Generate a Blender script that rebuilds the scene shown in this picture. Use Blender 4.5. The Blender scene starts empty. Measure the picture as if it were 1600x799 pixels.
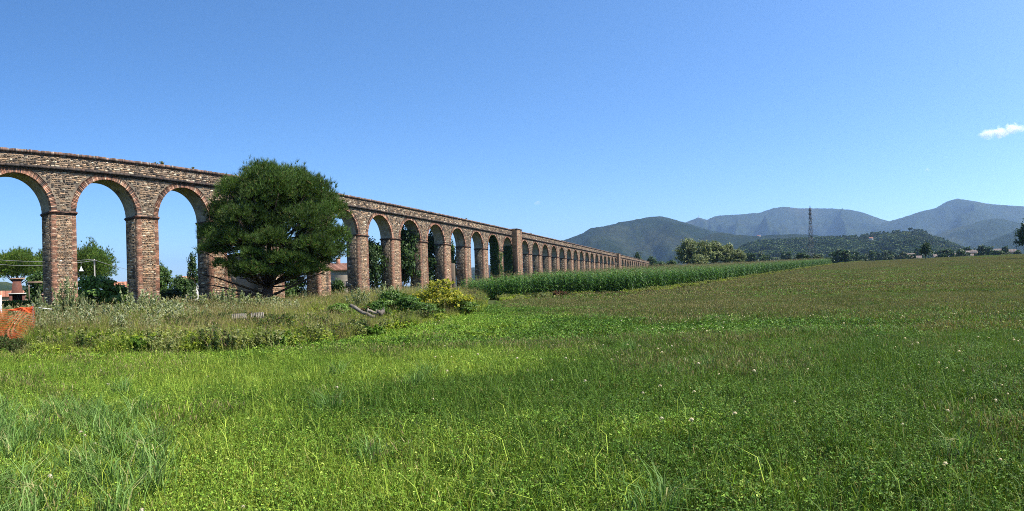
import bpy, bmesh, math, random
import numpy as np
from mathutils import Matrix, Vector

scene = bpy.context.scene
col = scene.collection

# ---------------------------------------------------------------- camera
# Hand-held sweep panorama: a cylindrical lens, about 100 degrees wide.
EYE = 1.65
cam_data = bpy.data.cameras.new('camera')
cam_data.type = 'PANO'
cam_data.panorama_type = 'CENTRAL_CYLINDRICAL'
cam_data.central_cylindrical_range_u_min = -0.8696
cam_data.central_cylindrical_range_u_max = 0.8696
cam_data.central_cylindrical_range_v_min = -0.3873
cam_data.central_cylindrical_range_v_max = 0.4812
cam_data.central_cylindrical_radius = 1.0
cam_data.clip_start = 0.05
cam_data.clip_end = 60000.0
cam = bpy.data.objects.new('camera', cam_data)
col.objects.link(cam)
YAW, ROLL = -0.344, 0.03
_f = Vector((math.sin(YAW), math.cos(YAW), 0)); _r = Vector((math.cos(YAW), -math.sin(YAW), 0)); _u = Vector((0, 0, 1))
_r2 = _r * math.cos(ROLL) - _u * math.sin(ROLL); _u2 = _u * math.cos(ROLL) + _r * math.sin(ROLL)
cam.matrix_world = Matrix(((_r2.x, _u2.x, -_f.x, 0), (_r2.y, _u2.y, -_f.y, 0), (_r2.z, _u2.z, -_f.z, EYE), (0, 0, 0, 1)))
scene.camera = cam

# ---------------------------------------------------------------- light
SUN_AZ, SUN_EL = math.radians(78), math.radians(53)      # azimuth clockwise from +Y
world = bpy.data.worlds.new('World'); scene.world = world; world.use_nodes = True
wn = world.node_tree; wn.nodes.clear()
sky = wn.nodes.new('ShaderNodeTexSky'); sky.sky_type = 'NISHITA'; sky.sun_disc = False
sky.sun_elevation = SUN_EL; sky.sun_rotation = SUN_AZ
sky.altitude = 0; sky.air_density = 0.75; sky.dust_density = 0.8; sky.ozone_density = 4.0
bg = wn.nodes.new('ShaderNodeBackground'); bg.inputs['Strength'].default_value = 0.12
wo = wn.nodes.new('ShaderNodeOutputWorld')
sat = wn.nodes.new('ShaderNodeHueSaturation'); sat.inputs['Saturation'].default_value = 1.2
wn.links.new(sky.outputs[0], sat.inputs['Color']); wn.links.new(sat.outputs[0], bg.inputs['Color']); wn.links.new(bg.outputs[0], wo.inputs['Surface'])
sun_data = bpy.data.lights.new('sun', 'SUN'); sun_data.energy = 4.6; sun_data.angle = math.radians(0.53)
sun_data.color = (1.0, 0.945, 0.86)
sun = bpy.data.objects.new('sun', sun_data); col.objects.link(sun)
_s = Vector((math.sin(SUN_AZ) * math.cos(SUN_EL), math.cos(SUN_AZ) * math.cos(SUN_EL), math.sin(SUN_EL)))
sun.rotation_euler = (-_s).to_track_quat('-Z', 'Y').to_euler(); sun.location = _s * 60
scene.view_settings.view_transform = 'Standard'; scene.view_settings.look = 'None'
scene.view_settings.exposure = 0.98; scene.view_settings.gamma = 1.0
try: scene.view_settings.use_curve_mapping = False
except Exception: pass
scene.render.engine = 'CYCLES'
cy = scene.cycles
cy.max_bounces = 4; cy.diffuse_bounces = 2; cy.glossy_bounces = 1; cy.transmission_bounces = 2; cy.volume_bounces = 3
cy.transparent_max_bounces = 6; cy.caustics_reflective = False; cy.caustics_refractive = False
cy.use_denoising = False; cy.denoiser = 'OPENIMAGEDENOISE'; cy.denoising_input_passes = 'RGB_ALBEDO_NORMAL'; cy.denoising_prefilter = 'ACCURATE'
cy.filter_width = 0.95
scene.render.film_transparent = False

# ---------------------------------------------------------------- helpers
rng = np.random.default_rng(7)
random.seed(7)

def pos(deg, R):
    a = math.radians(deg)
    return math.sin(a) * R, math.cos(a) * R

def sstep(a, b, x):
    t = np.clip((np.asarray(x, float) - a) / (b - a), 0, 1)
    return t * t * (3 - 2 * t)

def _hash(ix, iy, seed):
    n = (ix.astype(np.int64) * 374761393 + iy.astype(np.int64) * 668265263 + seed * 144665) & 0x7fffffff
    n = ((n ^ (n >> 13)) * 1274126177) & 0x7fffffff
    return ((n ^ (n >> 16)) & 0xffff) / 65535.0

def vnoise(x, y, seed=0):
    x = np.asarray(x, float); y = np.asarray(y, float)
    ix = np.floor(x); iy = np.floor(y); fx = x - ix; fy = y - iy
    fx = fx * fx * (3 - 2 * fx); fy = fy * fy * (3 - 2 * fy)
    a = _hash(ix, iy, seed); b = _hash(ix + 1, iy, seed); c = _hash(ix, iy + 1, seed); d = _hash(ix + 1, iy + 1, seed)
    return (a + (b - a) * fx) * (1 - fy) + (c + (d - c) * fx) * fy

def fbm(x, y, seed=0, octv=4):
    v = 0; amp = 0.5
    for o in range(octv):
        v = v + amp * vnoise(np.asarray(x) * 2 ** o + 17.3 * o, np.asarray(y) * 2 ** o + 5.1 * o, seed + o); amp *= 0.5
    return v

def boundary_x(y):
    """x of the line between the mown meadow (right of it) and weeds / corn (left of it)."""
    return np.interp(y, [-30, 5.8, 9.1, 11.6, 17.8, 27, 36, 46, 50, 54, 72, 107, 196, 223, 300], [-16.5, -15.0, -13.5, -11.4, -11.0, -12.4, -14.0, -15.5, -13.5, -7.5, -1.2, 9.8, 40, 54, 92])

def terrain(x, y):
    x = np.asarray(x, float); y = np.asarray(y, float)
    r = np.hypot(x, y); az = np.arctan2(x, y)
    h = 0.03 * np.maximum(np.minimum(r, 240) - 42, 0) * sstep(-36, -9, x) * (0.82 + 0.95 * np.clip(az, 0, 0.55)) * (1 - 0.5 * sstep(255, 600, r))
    h = h + 5.0 * sstep(300, 900, r) * sstep(-0.6, 0.0, az)
    h = h * sstep(-0.5, 0.2, y / np.maximum(r, 1))
    h = h - 0.35 * sstep(-14, -33, x) * (1 - sstep(120, 300, r))
    h = h + 0.62 * np.exp(-(((x + 20) / 6.5) ** 2 + ((y - 35) / 8.5) ** 2))
    h = h + 0.10 * np.exp(-(((x + 20) / 5) ** 2 + ((y - 16) / 9) ** 2))
    near = 1 - sstep(60, 200, r)
    h = h + near * ((fbm(x * .13, y * .13, 3, 3) - .44) * .35)
    h = h + (fbm(x * .004, y * .004, 9, 3) - .44) * 5 * sstep(500, 1500, r)
    return h

def tz(x, y):
    return float(terrain(np.array([x]), np.array([y]))[0])

def mesh_from(name, V, faces_flat, face_sizes, colors=None, smooth=False, uv=None):
    me = bpy.data.meshes.new(name)
    V = np.ascontiguousarray(V, np.float32).reshape(-1, 3)
    faces_flat = np.ascontiguousarray(faces_flat, np.int32).ravel(); face_sizes = np.ascontiguousarray(face_sizes, np.int32).ravel()
    me.vertices.add(len(V)); me.vertices.foreach_set('co', V.ravel())
    me.loops.add(len(faces_flat)); me.loops.foreach_set('vertex_index', faces_flat)
    me.polygons.add(len(face_sizes))
    st = np.zeros(len(face_sizes), np.int32); st[1:] = np.cumsum(face_sizes)[:-1]
    me.polygons.foreach_set('loop_start', st)
    try: me.polygons.foreach_set('loop_total', face_sizes)
    except Exception: pass
    if smooth: me.polygons.foreach_set('use_smooth', np.ones(len(face_sizes), bool))
    if colors is not None:
        ca = me.color_attributes.new('Col', 'FLOAT_COLOR', 'POINT')
        c = np.ones((len(V), 4), np.float32); c[:, :3] = colors
        ca.data.foreach_set('color', c.ravel())
    me.update(calc_edges=True); me.validate()
    return me

class MB:
    """collects polygons with a colour each, builds ONE mesh"""
    def __init__(s): s.v = []; s.f = []; s.n = []; s.c = []; s.k = 0
    def add(s, verts, faces, color=(1, 1, 1)):
        verts = np.asarray(verts, float)
        s.v.append(verts)
        for f in faces:
            s.f.extend([i + s.k for i in f]); s.n.append(len(f))
        s.c.append(np.tile(np.asarray(color, float)[:3], (len(verts), 1))); s.k += len(verts)
    def bulk(s, V, F, C):
        """V (n,m,3), F list of index tuples within m, C (n,3)"""
        n, m = V.shape[:2]
        s.v.append(V.reshape(-1, 3))
        base = s.k + np.arange(n)[:, None] * m
        for f in F:
            s.f.append(None)
        s.f = s.f[:-len(F)]
        arrs = []; 
        idx = np.concatenate([base + np.array(f)[None, :] for f in F], axis=1)
        s.f.extend(idx.ravel().tolist()); s.n.extend(np.tile([len(f) for f in F], n).tolist())
        C = np.asarray(C, float)
        s.c.append(np.repeat(C, m, axis=0) if C.ndim == 2 else C.reshape(-1, 3)); s.k += n * m
    def box(s, x0, x1, y0, y1, z0, z1, color=(1, 1, 1)):
        v = [(x0, y0, z0), (x1, y0, z0), (x1, y1, z0), (x0, y1, z0), (x0, y0, z1), (x1, y0, z1), (x1, y1, z1), (x0, y1, z1)]
        s.add(v, [(0, 3, 2, 1), (4, 5, 6, 7), (0, 1, 5, 4), (1, 2, 6, 5), (2, 3, 7, 6), (3, 0, 4, 7)], color)
    def tube(s, pts, rad, n=6, color=(1, 1, 1), cap=True):
        pts = [Vector(p) for p in pts]; rings = []; V = []
        up = Vector((0.13, 0.21, 1)).normalized()
        for i, p in enumerate(pts):
            d = (pts[min(i + 1, len(pts) - 1)] - pts[max(i - 1, 0)])
            if d.length < 1e-6: d = Vector((0, 0, 1))
            d.normalize(); a = d.cross(up)
            if a.length < 1e-3: a = d.cross(Vector((1, 0, 0)))
            a.normalize(); b = d.cross(a)
            r = rad[i] if hasattr(rad, '__len__') else rad
            for j in range(n):
                t = 2 * math.pi * j / n
                V.append(p + a * (math.cos(t) * r) + b * (math.sin(t) * r))
        F = []
        for i in range(len(pts) - 1):
            for j in range(n):
                F.append((i * n + j, i * n + (j + 1) % n, (i + 1) * n + (j + 1) % n, (i + 1) * n + j))
        if cap: F.append(tuple(range(n))[::-1]); F.append(tuple((len(pts) - 1) * n + j for j in range(n)))
        s.add([tuple(v) for v in V], F, color)
    def mesh(s, name, smooth=False):
        return mesh_from(name, np.concatenate(s.v), s.f, s.n, np.concatenate(s.c), smooth)

def obj(name, me, mat=None, parent=None, loc=None):
    o = bpy.data.objects.new(name, me); col.objects.link(o)
    if mat is not None and me is not None:
        if not me.materials: me.materials.append(mat)
    if parent is not None: o.parent = parent
    if loc is not None: o.location = loc
    return o

def tag(o, label=None, cat=None, group=None, kind=None):
    if label: o['label'] = label
    if cat: o['category'] = cat
    if group: o['group'] = group
    if kind: o['kind'] = kind
    return o

def empty(name, loc, label=None, cat=None, group=None, rz=0):
    o = bpy.data.objects.new(name, None); col.objects.link(o); o.location = loc; o.rotation_euler = (0, 0, rz)
    o.empty_display_size = 0.3
    return tag(o, label, cat, group)

# ---------------------------------------------------------------- materials
def newmat(name):
    m = bpy.data.materials.new(name); m.use_nodes = True; m.node_tree.nodes.clear()
    return m, m.node_tree.nodes, m.node_tree.links

def noise_node(N, L, scale, detail=4, rough=.55, coord='pos'):
    g = N.new('ShaderNodeNewGeometry') if coord == 'pos' else N.new('ShaderNodeTexCoord')
    t = N.new('ShaderNodeTexNoise'); t.inputs['Scale'].default_value = scale; t.inputs['Detail'].default_value = detail
    t.inputs['Roughness'].default_value = rough
    L.new(g.outputs['Position' if coord == 'pos' else 'Object'], t.inputs['Vector'])
    return t

def ramp(N, L, src, stops):
    r = N.new('ShaderNodeValToRGB'); cr = r.color_ramp
    while len(cr.elements) < len(stops): cr.elements.new(0.5)
    for e, (p, c) in zip(cr.elements, stops): e.position = p; e.color = (*c, 1) if len(c) == 3 else c
    L.new(src, r.inputs[0]); return r

def mixc(N, L, a, b, fac, mode='MULTIPLY'):
    m = N.new('ShaderNodeMix'); m.data_type = 'RGBA'; m.blend_type = mode
    if isinstance(fac, (int, float)): m.inputs['Factor'].default_value = fac
    else: L.new(fac, m.inputs['Factor'])
    for s, i in ((a, 6), (b, 7)):
        if hasattr(s, 'is_linked') or hasattr(s, 'links'): L.new(s, m.inputs[i])
        else: m.inputs[i].default_value = (*s, 1)
    return m.outputs[2]

def leaf_mat(name, trans=0.35, var=((0.30, (0.62, 0.66, 0.55)), (0.72, (1.30, 1.22, 1.15))), scale=0.35, rough=0.55, tint=(1, 1, 1), objcol=False, spec=0.25, sat=1.35):
    m, N, L = newmat(name)
    at = N.new('ShaderNodeAttribute'); at.attribute_name = 'Col'
    t = noise_node(N, L, scale, 4)
    r = ramp(N, L, t.outputs[0], var)
    c = mixc(N, L, at.outputs['Color'], r.outputs[0], 1.0)
    if objcol:
        oi = N.new('ShaderNodeObjectInfo'); c = mixc(N, L, c, oi.outputs['Color'], 1.0)
    c = mixc(N, L, c, tint, 1.0)
    p = N.new('ShaderNodeBsdfPrincipled'); L.new(c, p.inputs['Base Color']); p.inputs['Roughness'].default_value = rough
    p.inputs['Specular IOR Level'].default_value = spec
    tr = N.new('ShaderNodeBsdfTranslucent'); L.new(mixc(N, L, c, (sat, sat * 1.02, sat * .55), 1.0), tr.inputs['Color'])
    mx = N.new('ShaderNodeMixShader'); mx.inputs[0].default_value = trans
    L.new(p.outputs[0], mx.inputs[1]); L.new(tr.outputs[0], mx.inputs[2])
    o = N.new('ShaderNodeOutputMaterial'); L.new(mx.outputs[0], o.inputs['Surface'])
    return m

def solid_mat(name, base=None, scale=6.0, lo=0.7, hi=1.2, rough=0.9, bump=0.3, bscale=40.0, coord='pos', metal=0.0, stain=None, streak=None, vary=0.0):
    """base None -> colour comes from the mesh's Col attribute"""
    m, N, L = newmat(name)
    if base is None:
        at = N.new('ShaderNodeAttribute'); at.attribute_name = 'Col'; c = at.outputs['Color']
    else:
        v = N.new('ShaderNodeRGB'); v.outputs[0].default_value = (*base, 1); c = v.outputs[0]
    t = noise_node(N, L, scale, 5, .6, coord)
    r = ramp(N, L, t.outputs[0], ((0.3, (lo,) * 3), (0.7, (hi,) * 3)))
    c = mixc(N, L, c, r.outputs[0], 1.0)
    if stain:
        t3 = noise_node(N, L, stain[0], 6, .65, coord)
        r3 = ramp(N, L, t3.outputs[0], ((stain[1], (0, 0, 0)), (stain[2], (1, 1, 1))))
        c = mixc(N, L, c, stain[3], r3.outputs[0], 'MIX')
    if streak:      # run-off streaks: noise stretched down the wall, and pale lime patches
        g = N.new('ShaderNodeNewGeometry'); mp = N.new('ShaderNodeMapping'); mp.inputs['Scale'].default_value = (1, 1, .10); L.new(g.outputs['Position'], mp.inputs['Vector'])
        ts = N.new('ShaderNodeTexNoise'); ts.inputs['Scale'].default_value = streak[0]; ts.inputs['Detail'].default_value = 5; L.new(mp.outputs[0], ts.inputs['Vector'])
        rs = ramp(N, L, ts.outputs[0], ((streak[1], (0, 0, 0)), (streak[2], (.75, .75, .75)))); c = mixc(N, L, c, (.06, .05, .043), rs.outputs[0], 'MIX')
        tl = noise_node(N, L, .55, 6, .7, coord); rl = ramp(N, L, tl.outputs[0], ((.62, (0, 0, 0)), (.74, (.5, .5, .5)))); c = mixc(N, L, c, (.46, .41, .32), rl.outputs[0], 'MIX')
    if vary:
        oi = N.new('ShaderNodeObjectInfo'); rv = ramp(N, L, oi.outputs['Random'], ((0, (1 - vary,) * 3), (1, (1 + vary, 1 + vary * .9, 1 + vary * .8)))); c = mixc(N, L, c, rv.outputs[0], 1.0)
    p = N.new('ShaderNodeBsdfPrincipled'); L.new(c, p.inputs['Base Color']); p.inputs['Roughness'].default_value = rough
    p.inputs['Metallic'].default_value = metal; p.inputs['Specular IOR Level'].default_value = 0.25
    if bump:
        t2 = noise_node(N, L, bscale, 5, .6, coord)
        b = N.new('ShaderNodeBump'); b.inputs['Strength'].default_value = bump; b.inputs['Distance'].default_value = 0.02
        L.new(t2.outputs[0], b.inputs['Height']); L.new(b.outputs[0], p.inputs['Normal'])
    o = N.new('ShaderNodeOutputMaterial'); L.new(p.outputs[0], o.inputs['Surface'])
    return m

M = {}
M['grass'] = leaf_mat('meadow_grass', 0.20, ((0.32, (0.78, 0.84, 0.7)), (0.70, (1.22, 1.12, 1.05))), 0.22, 0.6, sat=1.45, spec=.15)
M['weed'] = leaf_mat('weed_leaf', 0.45, ((0.3, (0.8, 0.8, 0.7)), (0.7, (1.2, 1.15, 1.1))), 0.3, 0.6, sat=1.5)
M['leaf'] = leaf_mat('broad_leaf', 0.25, ((0.3, (0.75, 0.78, 0.7)), (0.7, (1.25, 1.2, 1.15))), 0.5, 0.5, objcol=True, sat=1.3)
M['needle'] = leaf_mat('pine_needle', 0.25, ((0.3, (0.75, 0.78, 0.7)), (0.7, (1.25, 1.2, 1.1))), 0.6, 0.6, objcol=True, sat=1.2)
M['corn'] = leaf_mat('corn_leaf', 0.22, ((0.3, (0.85, 0.85, 0.8)), (0.7, (1.15, 1.15, 1.1))), 0.15, 0.5, spec=0.25)
M['wood_far'] = leaf_mat('wooded_hill_leaf', 0.1, ((0.3, (0.7, 0.75, 0.7)), (0.7, (1.3, 1.2, 1.1))), 0.01, 0.8)
M['bark'] = solid_mat('bark', (0.075, 0.052, 0.038), 5, .6, 1.3, .95, .8, 18)
M['stone'] = solid_mat('rubble_stone', None, 5.0, .68, 1.25, .95, .6, 22, stain=(1.6, .58, .73, (.06, .048, .04)), streak=(1.0, .53, .68), vary=.16)
M['brick'] = solid_mat('brick', None, 7.0, .7, 1.25, .92, .4, 40, stain=(1.3, .58, .74, (.07, .05, .04)), streak=(1.0, .52, .68), vary=.14)
M['mortar'] = solid_mat('mortar', (0.22, 0.175, 0.125), 4, .55, 1.25, .97, .6, 30, stain=(.9, .52, .7, (.06, .05, .042)))
M['soffit'] = solid_mat('lime_render', (0.30, 0.27, 0.21), 2.2, .55, 1.2, .95, .4, 20, stain=(.8, .56, .7, (.10, .09, .07)))
M['dark_course'] = solid_mat('weathered_course', None, 3.5, .5, 1.4, .95, .5, 30)
M['plaster'] = solid_mat('plaster', None, 1.2, .8, 1.1, .92, .2, 20)
M['tile'] = solid_mat('roof_tile', None, 3, .7, 1.25, .9, .3, 30)
M['steel'] = solid_mat('galvanised_steel', (0.12, 0.12, 0.125), 2, .8, 1.1, .6, 0, metal=.5)
M['wire'] = solid_mat('cable', (0.22, 0.22, 0.22), 2, .9, 1.1, .6, 0)
M['logwood'] = solid_mat('weathered_log', None, 6, .5, 1.35, .9, .8, 30)
M['white'] = solid_mat('white_enamel', (0.8, 0.8, 0.78), 3, .9, 1.05, .35, 0)
M['glass'] = solid_mat('window_glass', (0.03, 0.035, 0.04), 3, .9, 1.1, .1, 0)

# ================================================================ GROUND
def build_ground():
    rr = np.concatenate([[0.0], np.geomspace(1.0, 60, 110), np.geomspace(62, 400, 90), np.geomspace(420, 9800, 60)])
    na = 420
    aa = np.linspace(0, 2 * np.pi, na, endpoint=False)
    Rg, Ag = np.meshgrid(rr, aa, indexing='ij')
    X = Rg * np.sin(Ag); Y = Rg * np.cos(Ag); Zg = terrain(X, Y)
    V = np.stack([X, Y, Zg], -1).reshape(-1, 3)
    i = np.arange(len(rr) - 1)[:, None]; j = np.arange(na)[None, :]; j2 = (j + 1) % na
    Fq = np.stack([i * na + j, i * na + j2, (i + 1) * na + j2, (i + 1) * na + j], -1).reshape(-1, 4)
    me = mesh_from('ground', V, Fq, np.full(len(Fq), 4), None, True)
    m, N, L = newmat('field_ground')
    n1 = noise_node(N, L, 0.02, 5); n2 = noise_node(N, L, 1.3, 6, .7); n3 = noise_node(N, L, 9, 5, .7)
    c1 = ramp(N, L, n2.outputs[0], ((.3, (.035, .045, .014)), (.55, (.06, .075, .022)), (.75, (.095, .085, .035))))
    c2 = ramp(N, L, n1.outputs[0], ((.3, (.75, .85, .7)), (.7, (1.25, 1.15, 1.1))))
    c3 = ramp(N, L, n3.outputs[0], ((.3, (.6, .6, .6)), (.7, (1.3, 1.3, 1.3))))
    c = mixc(N, L, mixc(N, L, c1.outputs[0], c2.outputs[0], 1.0), c3.outputs[0], 1.0)
    p = N.new('ShaderNodeBsdfPrincipled'); L.new(c, p.inputs['Base Color']); p.inputs['Roughness'].default_value = .95
    p.inputs['Specular IOR Level'].default_value = 0.1
    b = N.new('ShaderNodeBump'); b.inputs['Strength'].default_value = .8; b.inputs['Distance'].default_value = .08
    L.new(n3.outputs[0], b.inputs['Height']); L.new(b.outputs[0], p.inputs['Normal'])
    o = N.new('ShaderNodeOutputMaterial'); L.new(p.outputs[0], o.inputs['Surface'])
    return tag(obj('ground', me, m), kind='structure')
ground = build_ground()

# ================================================================ MOUNTAINS
def hill_mat(name, a, b, c, sc):
    m, N, L = newmat(name)
    n1 = noise_node(N, L, .0022 * sc, 6, .6); n2 = noise_node(N, L, .03 * sc, 6, .75)
    c1 = ramp(N, L, n1.outputs[0], ((.35, a), (.52, b), (.68, c)))
    c2 = ramp(N, L, n2.outputs[0], ((.3, (.45, .45, .45)), (.7, (1.5, 1.5, 1.45))))
    cc = mixc(N, L, c1.outputs[0], c2.outputs[0], 1.0)
    p = N.new('ShaderNodeBsdfPrincipled'); L.new(cc, p.inputs['Base Color']); p.inputs['Roughness'].default_value = 1.0
    p.inputs['Specular IOR Level'].default_value = 0.0
    b_ = N.new('ShaderNodeBump'); b_.inputs['Strength'].default_value = 1.0; b_.inputs['Distance'].default_value = 30.0 / sc
    L.new(n2.outputs[0], b_.inputs['Height']); L.new(b_.outputs[0], p.inputs['Normal'])
    o = N.new('ShaderNodeOutputMaterial'); L.new(p.outputs[0], o.inputs['Surface'])
    return m

def ridge(name, pts, R, front, back, seed, mat, rough=.22, sc=1.0, nu=460, nv=84):
    """a ridge whose crest runs through the surveyed bearings and heights at distance R, spurs running down to the plain"""
    deg = np.array([p[0] for p in pts]); hz = np.array([p[1] for p in pts], float)
    d = np.linspace(deg[0], deg[-1], nu); h = np.interp(d, deg, hz)
    k = np.ones(7) / 7; hp = np.convolve(np.pad(h, 3, 'edge'), k, 'valid'); h = hp
    v = np.concatenate([np.linspace(0, 1, nv), np.linspace(1.04, 2, nv // 3)])
    D, Vv = np.meshgrid(d, v, indexing='ij'); H = np.repeat(h[:, None], len(v), 1)
    a = np.radians(D)
    Rad = np.where(Vv <= 1, R - front * (1 - Vv), R + back * (Vv - 1))
    t = np.where(Vv <= 1, Vv, 2 - Vv)
    u = a * R
    spur = 1 - np.abs(2 * fbm(u / (620 * sc) + .35 * t, t * 1.1 + 3, seed, 4) - .9) * 2.2
    fine = fbm(u / (260 * sc), Rad / (260 * sc), seed + 5, 5) - .47
    shape = np.clip(t, 0, 1) ** (1.15 - .0 * t)
    env = np.sin(np.clip(t, 0, 1) * np.pi)
    Z_ = H * (shape + env * rough * (spur - .5) * 1.7) + fine * H * .30 * np.clip(env + .04, 0, 1)
    Z_ = Z_ + (fbm(u / 22 / max(sc, .6), Rad / 22, seed + 9, 2) - .37) * 9 * sc * np.clip(t * 3, 0, 1)
    Z_ = np.where(t < .02, -6, Z_)
    X = np.sin(a) * Rad; Y = np.cos(a) * Rad
    n1, n2 = D.shape
    P = np.stack([X, Y, Z_], -1).reshape(-1, 3)
    i = np.arange(n1 - 1)[:, None]; j = np.arange(n2 - 1)[None, :]
    Fq = np.stack([i * n2 + j, i * n2 + j + 1, (i + 1) * n2 + j + 1, (i + 1) * n2 + j], -1).reshape(-1, 4)
    me = mesh_from(name, P, Fq, np.full(len(Fq), 4), None, True)
    o = tag(obj(name, me, mat), kind='structure')
    return o, (X, Y, Z_)

HM1 = hill_mat('wooded_mountain_far', (.022, .034, .018), (.034, .046, .022), (.062, .064, .034), .7)
HM2 = hill_mat('wooded_mountain_mid', (.014, .024, .012), (.022, .034, .015), (.048, .052, .026), 1.0)
HM3 = hill_mat('wooded_hill_near', (.022, .036, .012), (.040, .058, .018), (.10, .115, .04), 2.2)
ridge('mountain', [(-4.73, 472), (-3.36, 615), (-2.37, 656), (-1.43, 697), (-0.56, 664), (0.87, 711), (2.74, 720), (4.61, 729), (5.98, 783), (7.1, 794), (8.35, 768), (9.59, 764), (11.46, 759), (13.33, 738), (14.57, 705), (16.44, 618), (17.38, 586), (18.93, 545), (21.42, 479), (23.91, 428)], 6800, 2500, 1500, 11, HM1)
ridge('mountain', [(10.84, 343), (13.33, 404), (15.82, 505), (17.38, 548), (18.93, 591), (20.18, 635), (21.74, 672), (22.67, 730), (23.73, 761), (25.16, 738), (27.34, 692), (30.14, 666), (35.12, 609), (42.6, 529)], 6200, 2300, 1500, 23, HM1, .2)
ridge('mountain', [(-25.91, 94), (-20.93, 134), (-17.19, 211), (-14.57, 274), (-11.58, 344), (-8.78, 385), (-6.29, 410), (-5.04, 412), (-3.49, 383), (-1.93, 350), (-0.37, 314), (2.12, 275), (4.61, 245), (7.72, 214), (10.84, 157), (13.33, 110)], 3900, 1900, 1200, 31, HM2, .2)
ridge('mountain', [(17.69, 157), (20.18, 216), (22.36, 286), (24.54, 328), (26.41, 361), (27.65, 373), (29.52, 339), (32.63, 316), (40.11, 316)], 4200, 1200, 900, 41, HM1, .15)
ridge('mountain', [(-4.11, 111), (-1.62, 166), (-0.37, 200), (0.87, 207), (2.12, 194), (3.99, 185), (5.85, 189), (7.72, 189), (9.59, 184), (11.46, 167), (13.95, 141), (17.69, 101)], 2700, 900, 700, 47, HM2, .12, .6)
ridge('mountain', [(23.29, 96), (25.78, 125), (27.65, 161), (30.14, 212), (33.88, 224), (39.48, 213)], 2900, 700, 700, 53, HM2, .12, .6)
hillE = ridge('hill', [(0.25, 43), (2.12, 59), (3.05, 78), (4.3, 86), (6.17, 88), (8.97, 89), (11.46, 90), (14.26, 92), (15.2, 96), (16.13, 100), (17.69, 106), (19.56, 106), (20.49, 99), (21.11, 89), (22.67, 74), (23.91, 60), (25.16, 46), (26.72, 32)], 1500, 620, 500, 61, HM3, .10, .35)
# low wooded rise far behind the arches at the far side of the plain
ridge('hill', [(-73.24, 39), (-70.75, 49), (-68.88, 46), (-65.77, 22), (-61.41, 8), (-55.8, 2), (-48.95, 2)], 1800, 500, 500, 71, HM3, .08, .4)

# ================================================================ SCATTER
def scatter(name, variants, P, rotz, scl, idx, label, cat, tilt=None, kind='stuff', parent=None):
    """one object; every point carries one of the variant meshes"""
    cl = bpy.data.collections.new(name + '_kinds')
    for i, (me, mat) in enumerate(variants):
        o = bpy.data.objects.new('%s_kind_%02d' % (name, i), me); me.materials.clear(); me.materials.append(mat); cl.objects.link(o)
    n = len(P)
    me = bpy.data.meshes.new(name); me.vertices.add(n); me.vertices.foreach_set('co', np.ascontiguousarray(P, np.float32).ravel())
    rot = np.zeros((n, 3), np.float32); rot[:, 2] = rotz
    if tilt is not None: rot[:, :2] = tilt
    s = np.asarray(scl, np.float32)
    if s.ndim == 1: s = np.repeat(s[:, None], 3, 1)
    a = me.attributes.new('rot', 'FLOAT_VECTOR', 'POINT'); a.data.foreach_set('vector', rot.ravel())
    a = me.attributes.new('scl', 'FLOAT_VECTOR', 'POINT'); a.data.foreach_set('vector', np.ascontiguousarray(s).ravel())
    a = me.attributes.new('idx', 'INT', 'POINT'); a.data.foreach_set('value', np.asarray(idx, np.int32))
    o = bpy.data.objects.new(name, me); col.objects.link(o)
    g = bpy.data.node_groups.new(name + '_scatter', 'GeometryNodeTree')
    g.interface.new_socket('Geometry', in_out='INPUT', socket_type='NodeSocketGeometry'); g.interface.new_socket('Geometry', in_out='OUTPUT', socket_type='NodeSocketGeometry')
    N = g.nodes; L = g.links
    gi = N.new('NodeGroupInput'); go = N.new('NodeGroupOutput'); ip = N.new('GeometryNodeInstanceOnPoints')
    ci = N.new('GeometryNodeCollectionInfo'); ci.inputs['Collection'].default_value = cl; ci.inputs['Separate Children'].default_value = True; ci.inputs['Reset Children'].default_value = True
    def na(nm, ty):
        x = N.new('GeometryNodeInputNamedAttribute'); x.data_type = ty; x.inputs['Name'].default_value = nm
        return [q for q in x.outputs if q.enabled and q.name == 'Attribute'][0]
    L.new(gi.outputs[0], ip.inputs['Points']); L.new(ci.outputs[0], ip.inputs['Instance']); ip.inputs['Pick Instance'].default_value = True
    L.new(na('idx', 'INT'), ip.inputs['Instance Index'])
    e2r = N.new('FunctionNodeEulerToRotation'); L.new(na('rot', 'FLOAT_VECTOR'), e2r.inputs[0]); L.new(e2r.outputs[0], ip.inputs['Rotation'])
    L.new(na('scl', 'FLOAT_VECTOR'), ip.inputs['Scale']); L.new(ip.outputs[0], go.inputs[0])
    md = o.modifiers.new('scatter', 'NODES'); md.node_group = g
    if parent is not None: o.parent = parent; tag(o, kind=kind)
    else: tag(o, label, cat, kind=kind)
    return o

def pick(rg, palette, n, var=.18):
    """n colours drawn from a weighted palette [(weight, (r,g,b))]"""
    w = np.array([p[0] for p in palette], float); w /= w.sum(); c = np.array([p[1] for p in palette])
    i = rg.choice(len(w), n, p=w)
    return c[i] * (1 + var * rg.standard_normal((n, 1))).clip(.45, 1.8)

def blades(rg, base, H, W, lean_dir, lean, C):
    """curved grass blades: (n,5,3) + colours"""
    n = len(base)
    a = rg.uniform(0, 2 * np.pi, n); side = np.stack([np.cos(a), np.sin(a), np.zeros(n)], -1) * (W / 2)[:, None]
    ld = np.stack([np.cos(lean_dir), np.sin(lean_dir), np.zeros(n)], -1)
    mid = base + ld * (lean * H * .28)[:, None]; mid[:, 2] += H * .58
    tip = base + ld * (lean * H)[:, None]; tip[:, 2] += H * np.sqrt(np.clip(1 - lean ** 2 * .6, .2, 1))
    return np.stack([base - side, base + side, mid + side * .8, mid - side * .8, tip], 1), C
BF = [(0, 1, 2, 3), (3, 2, 4)]

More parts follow.
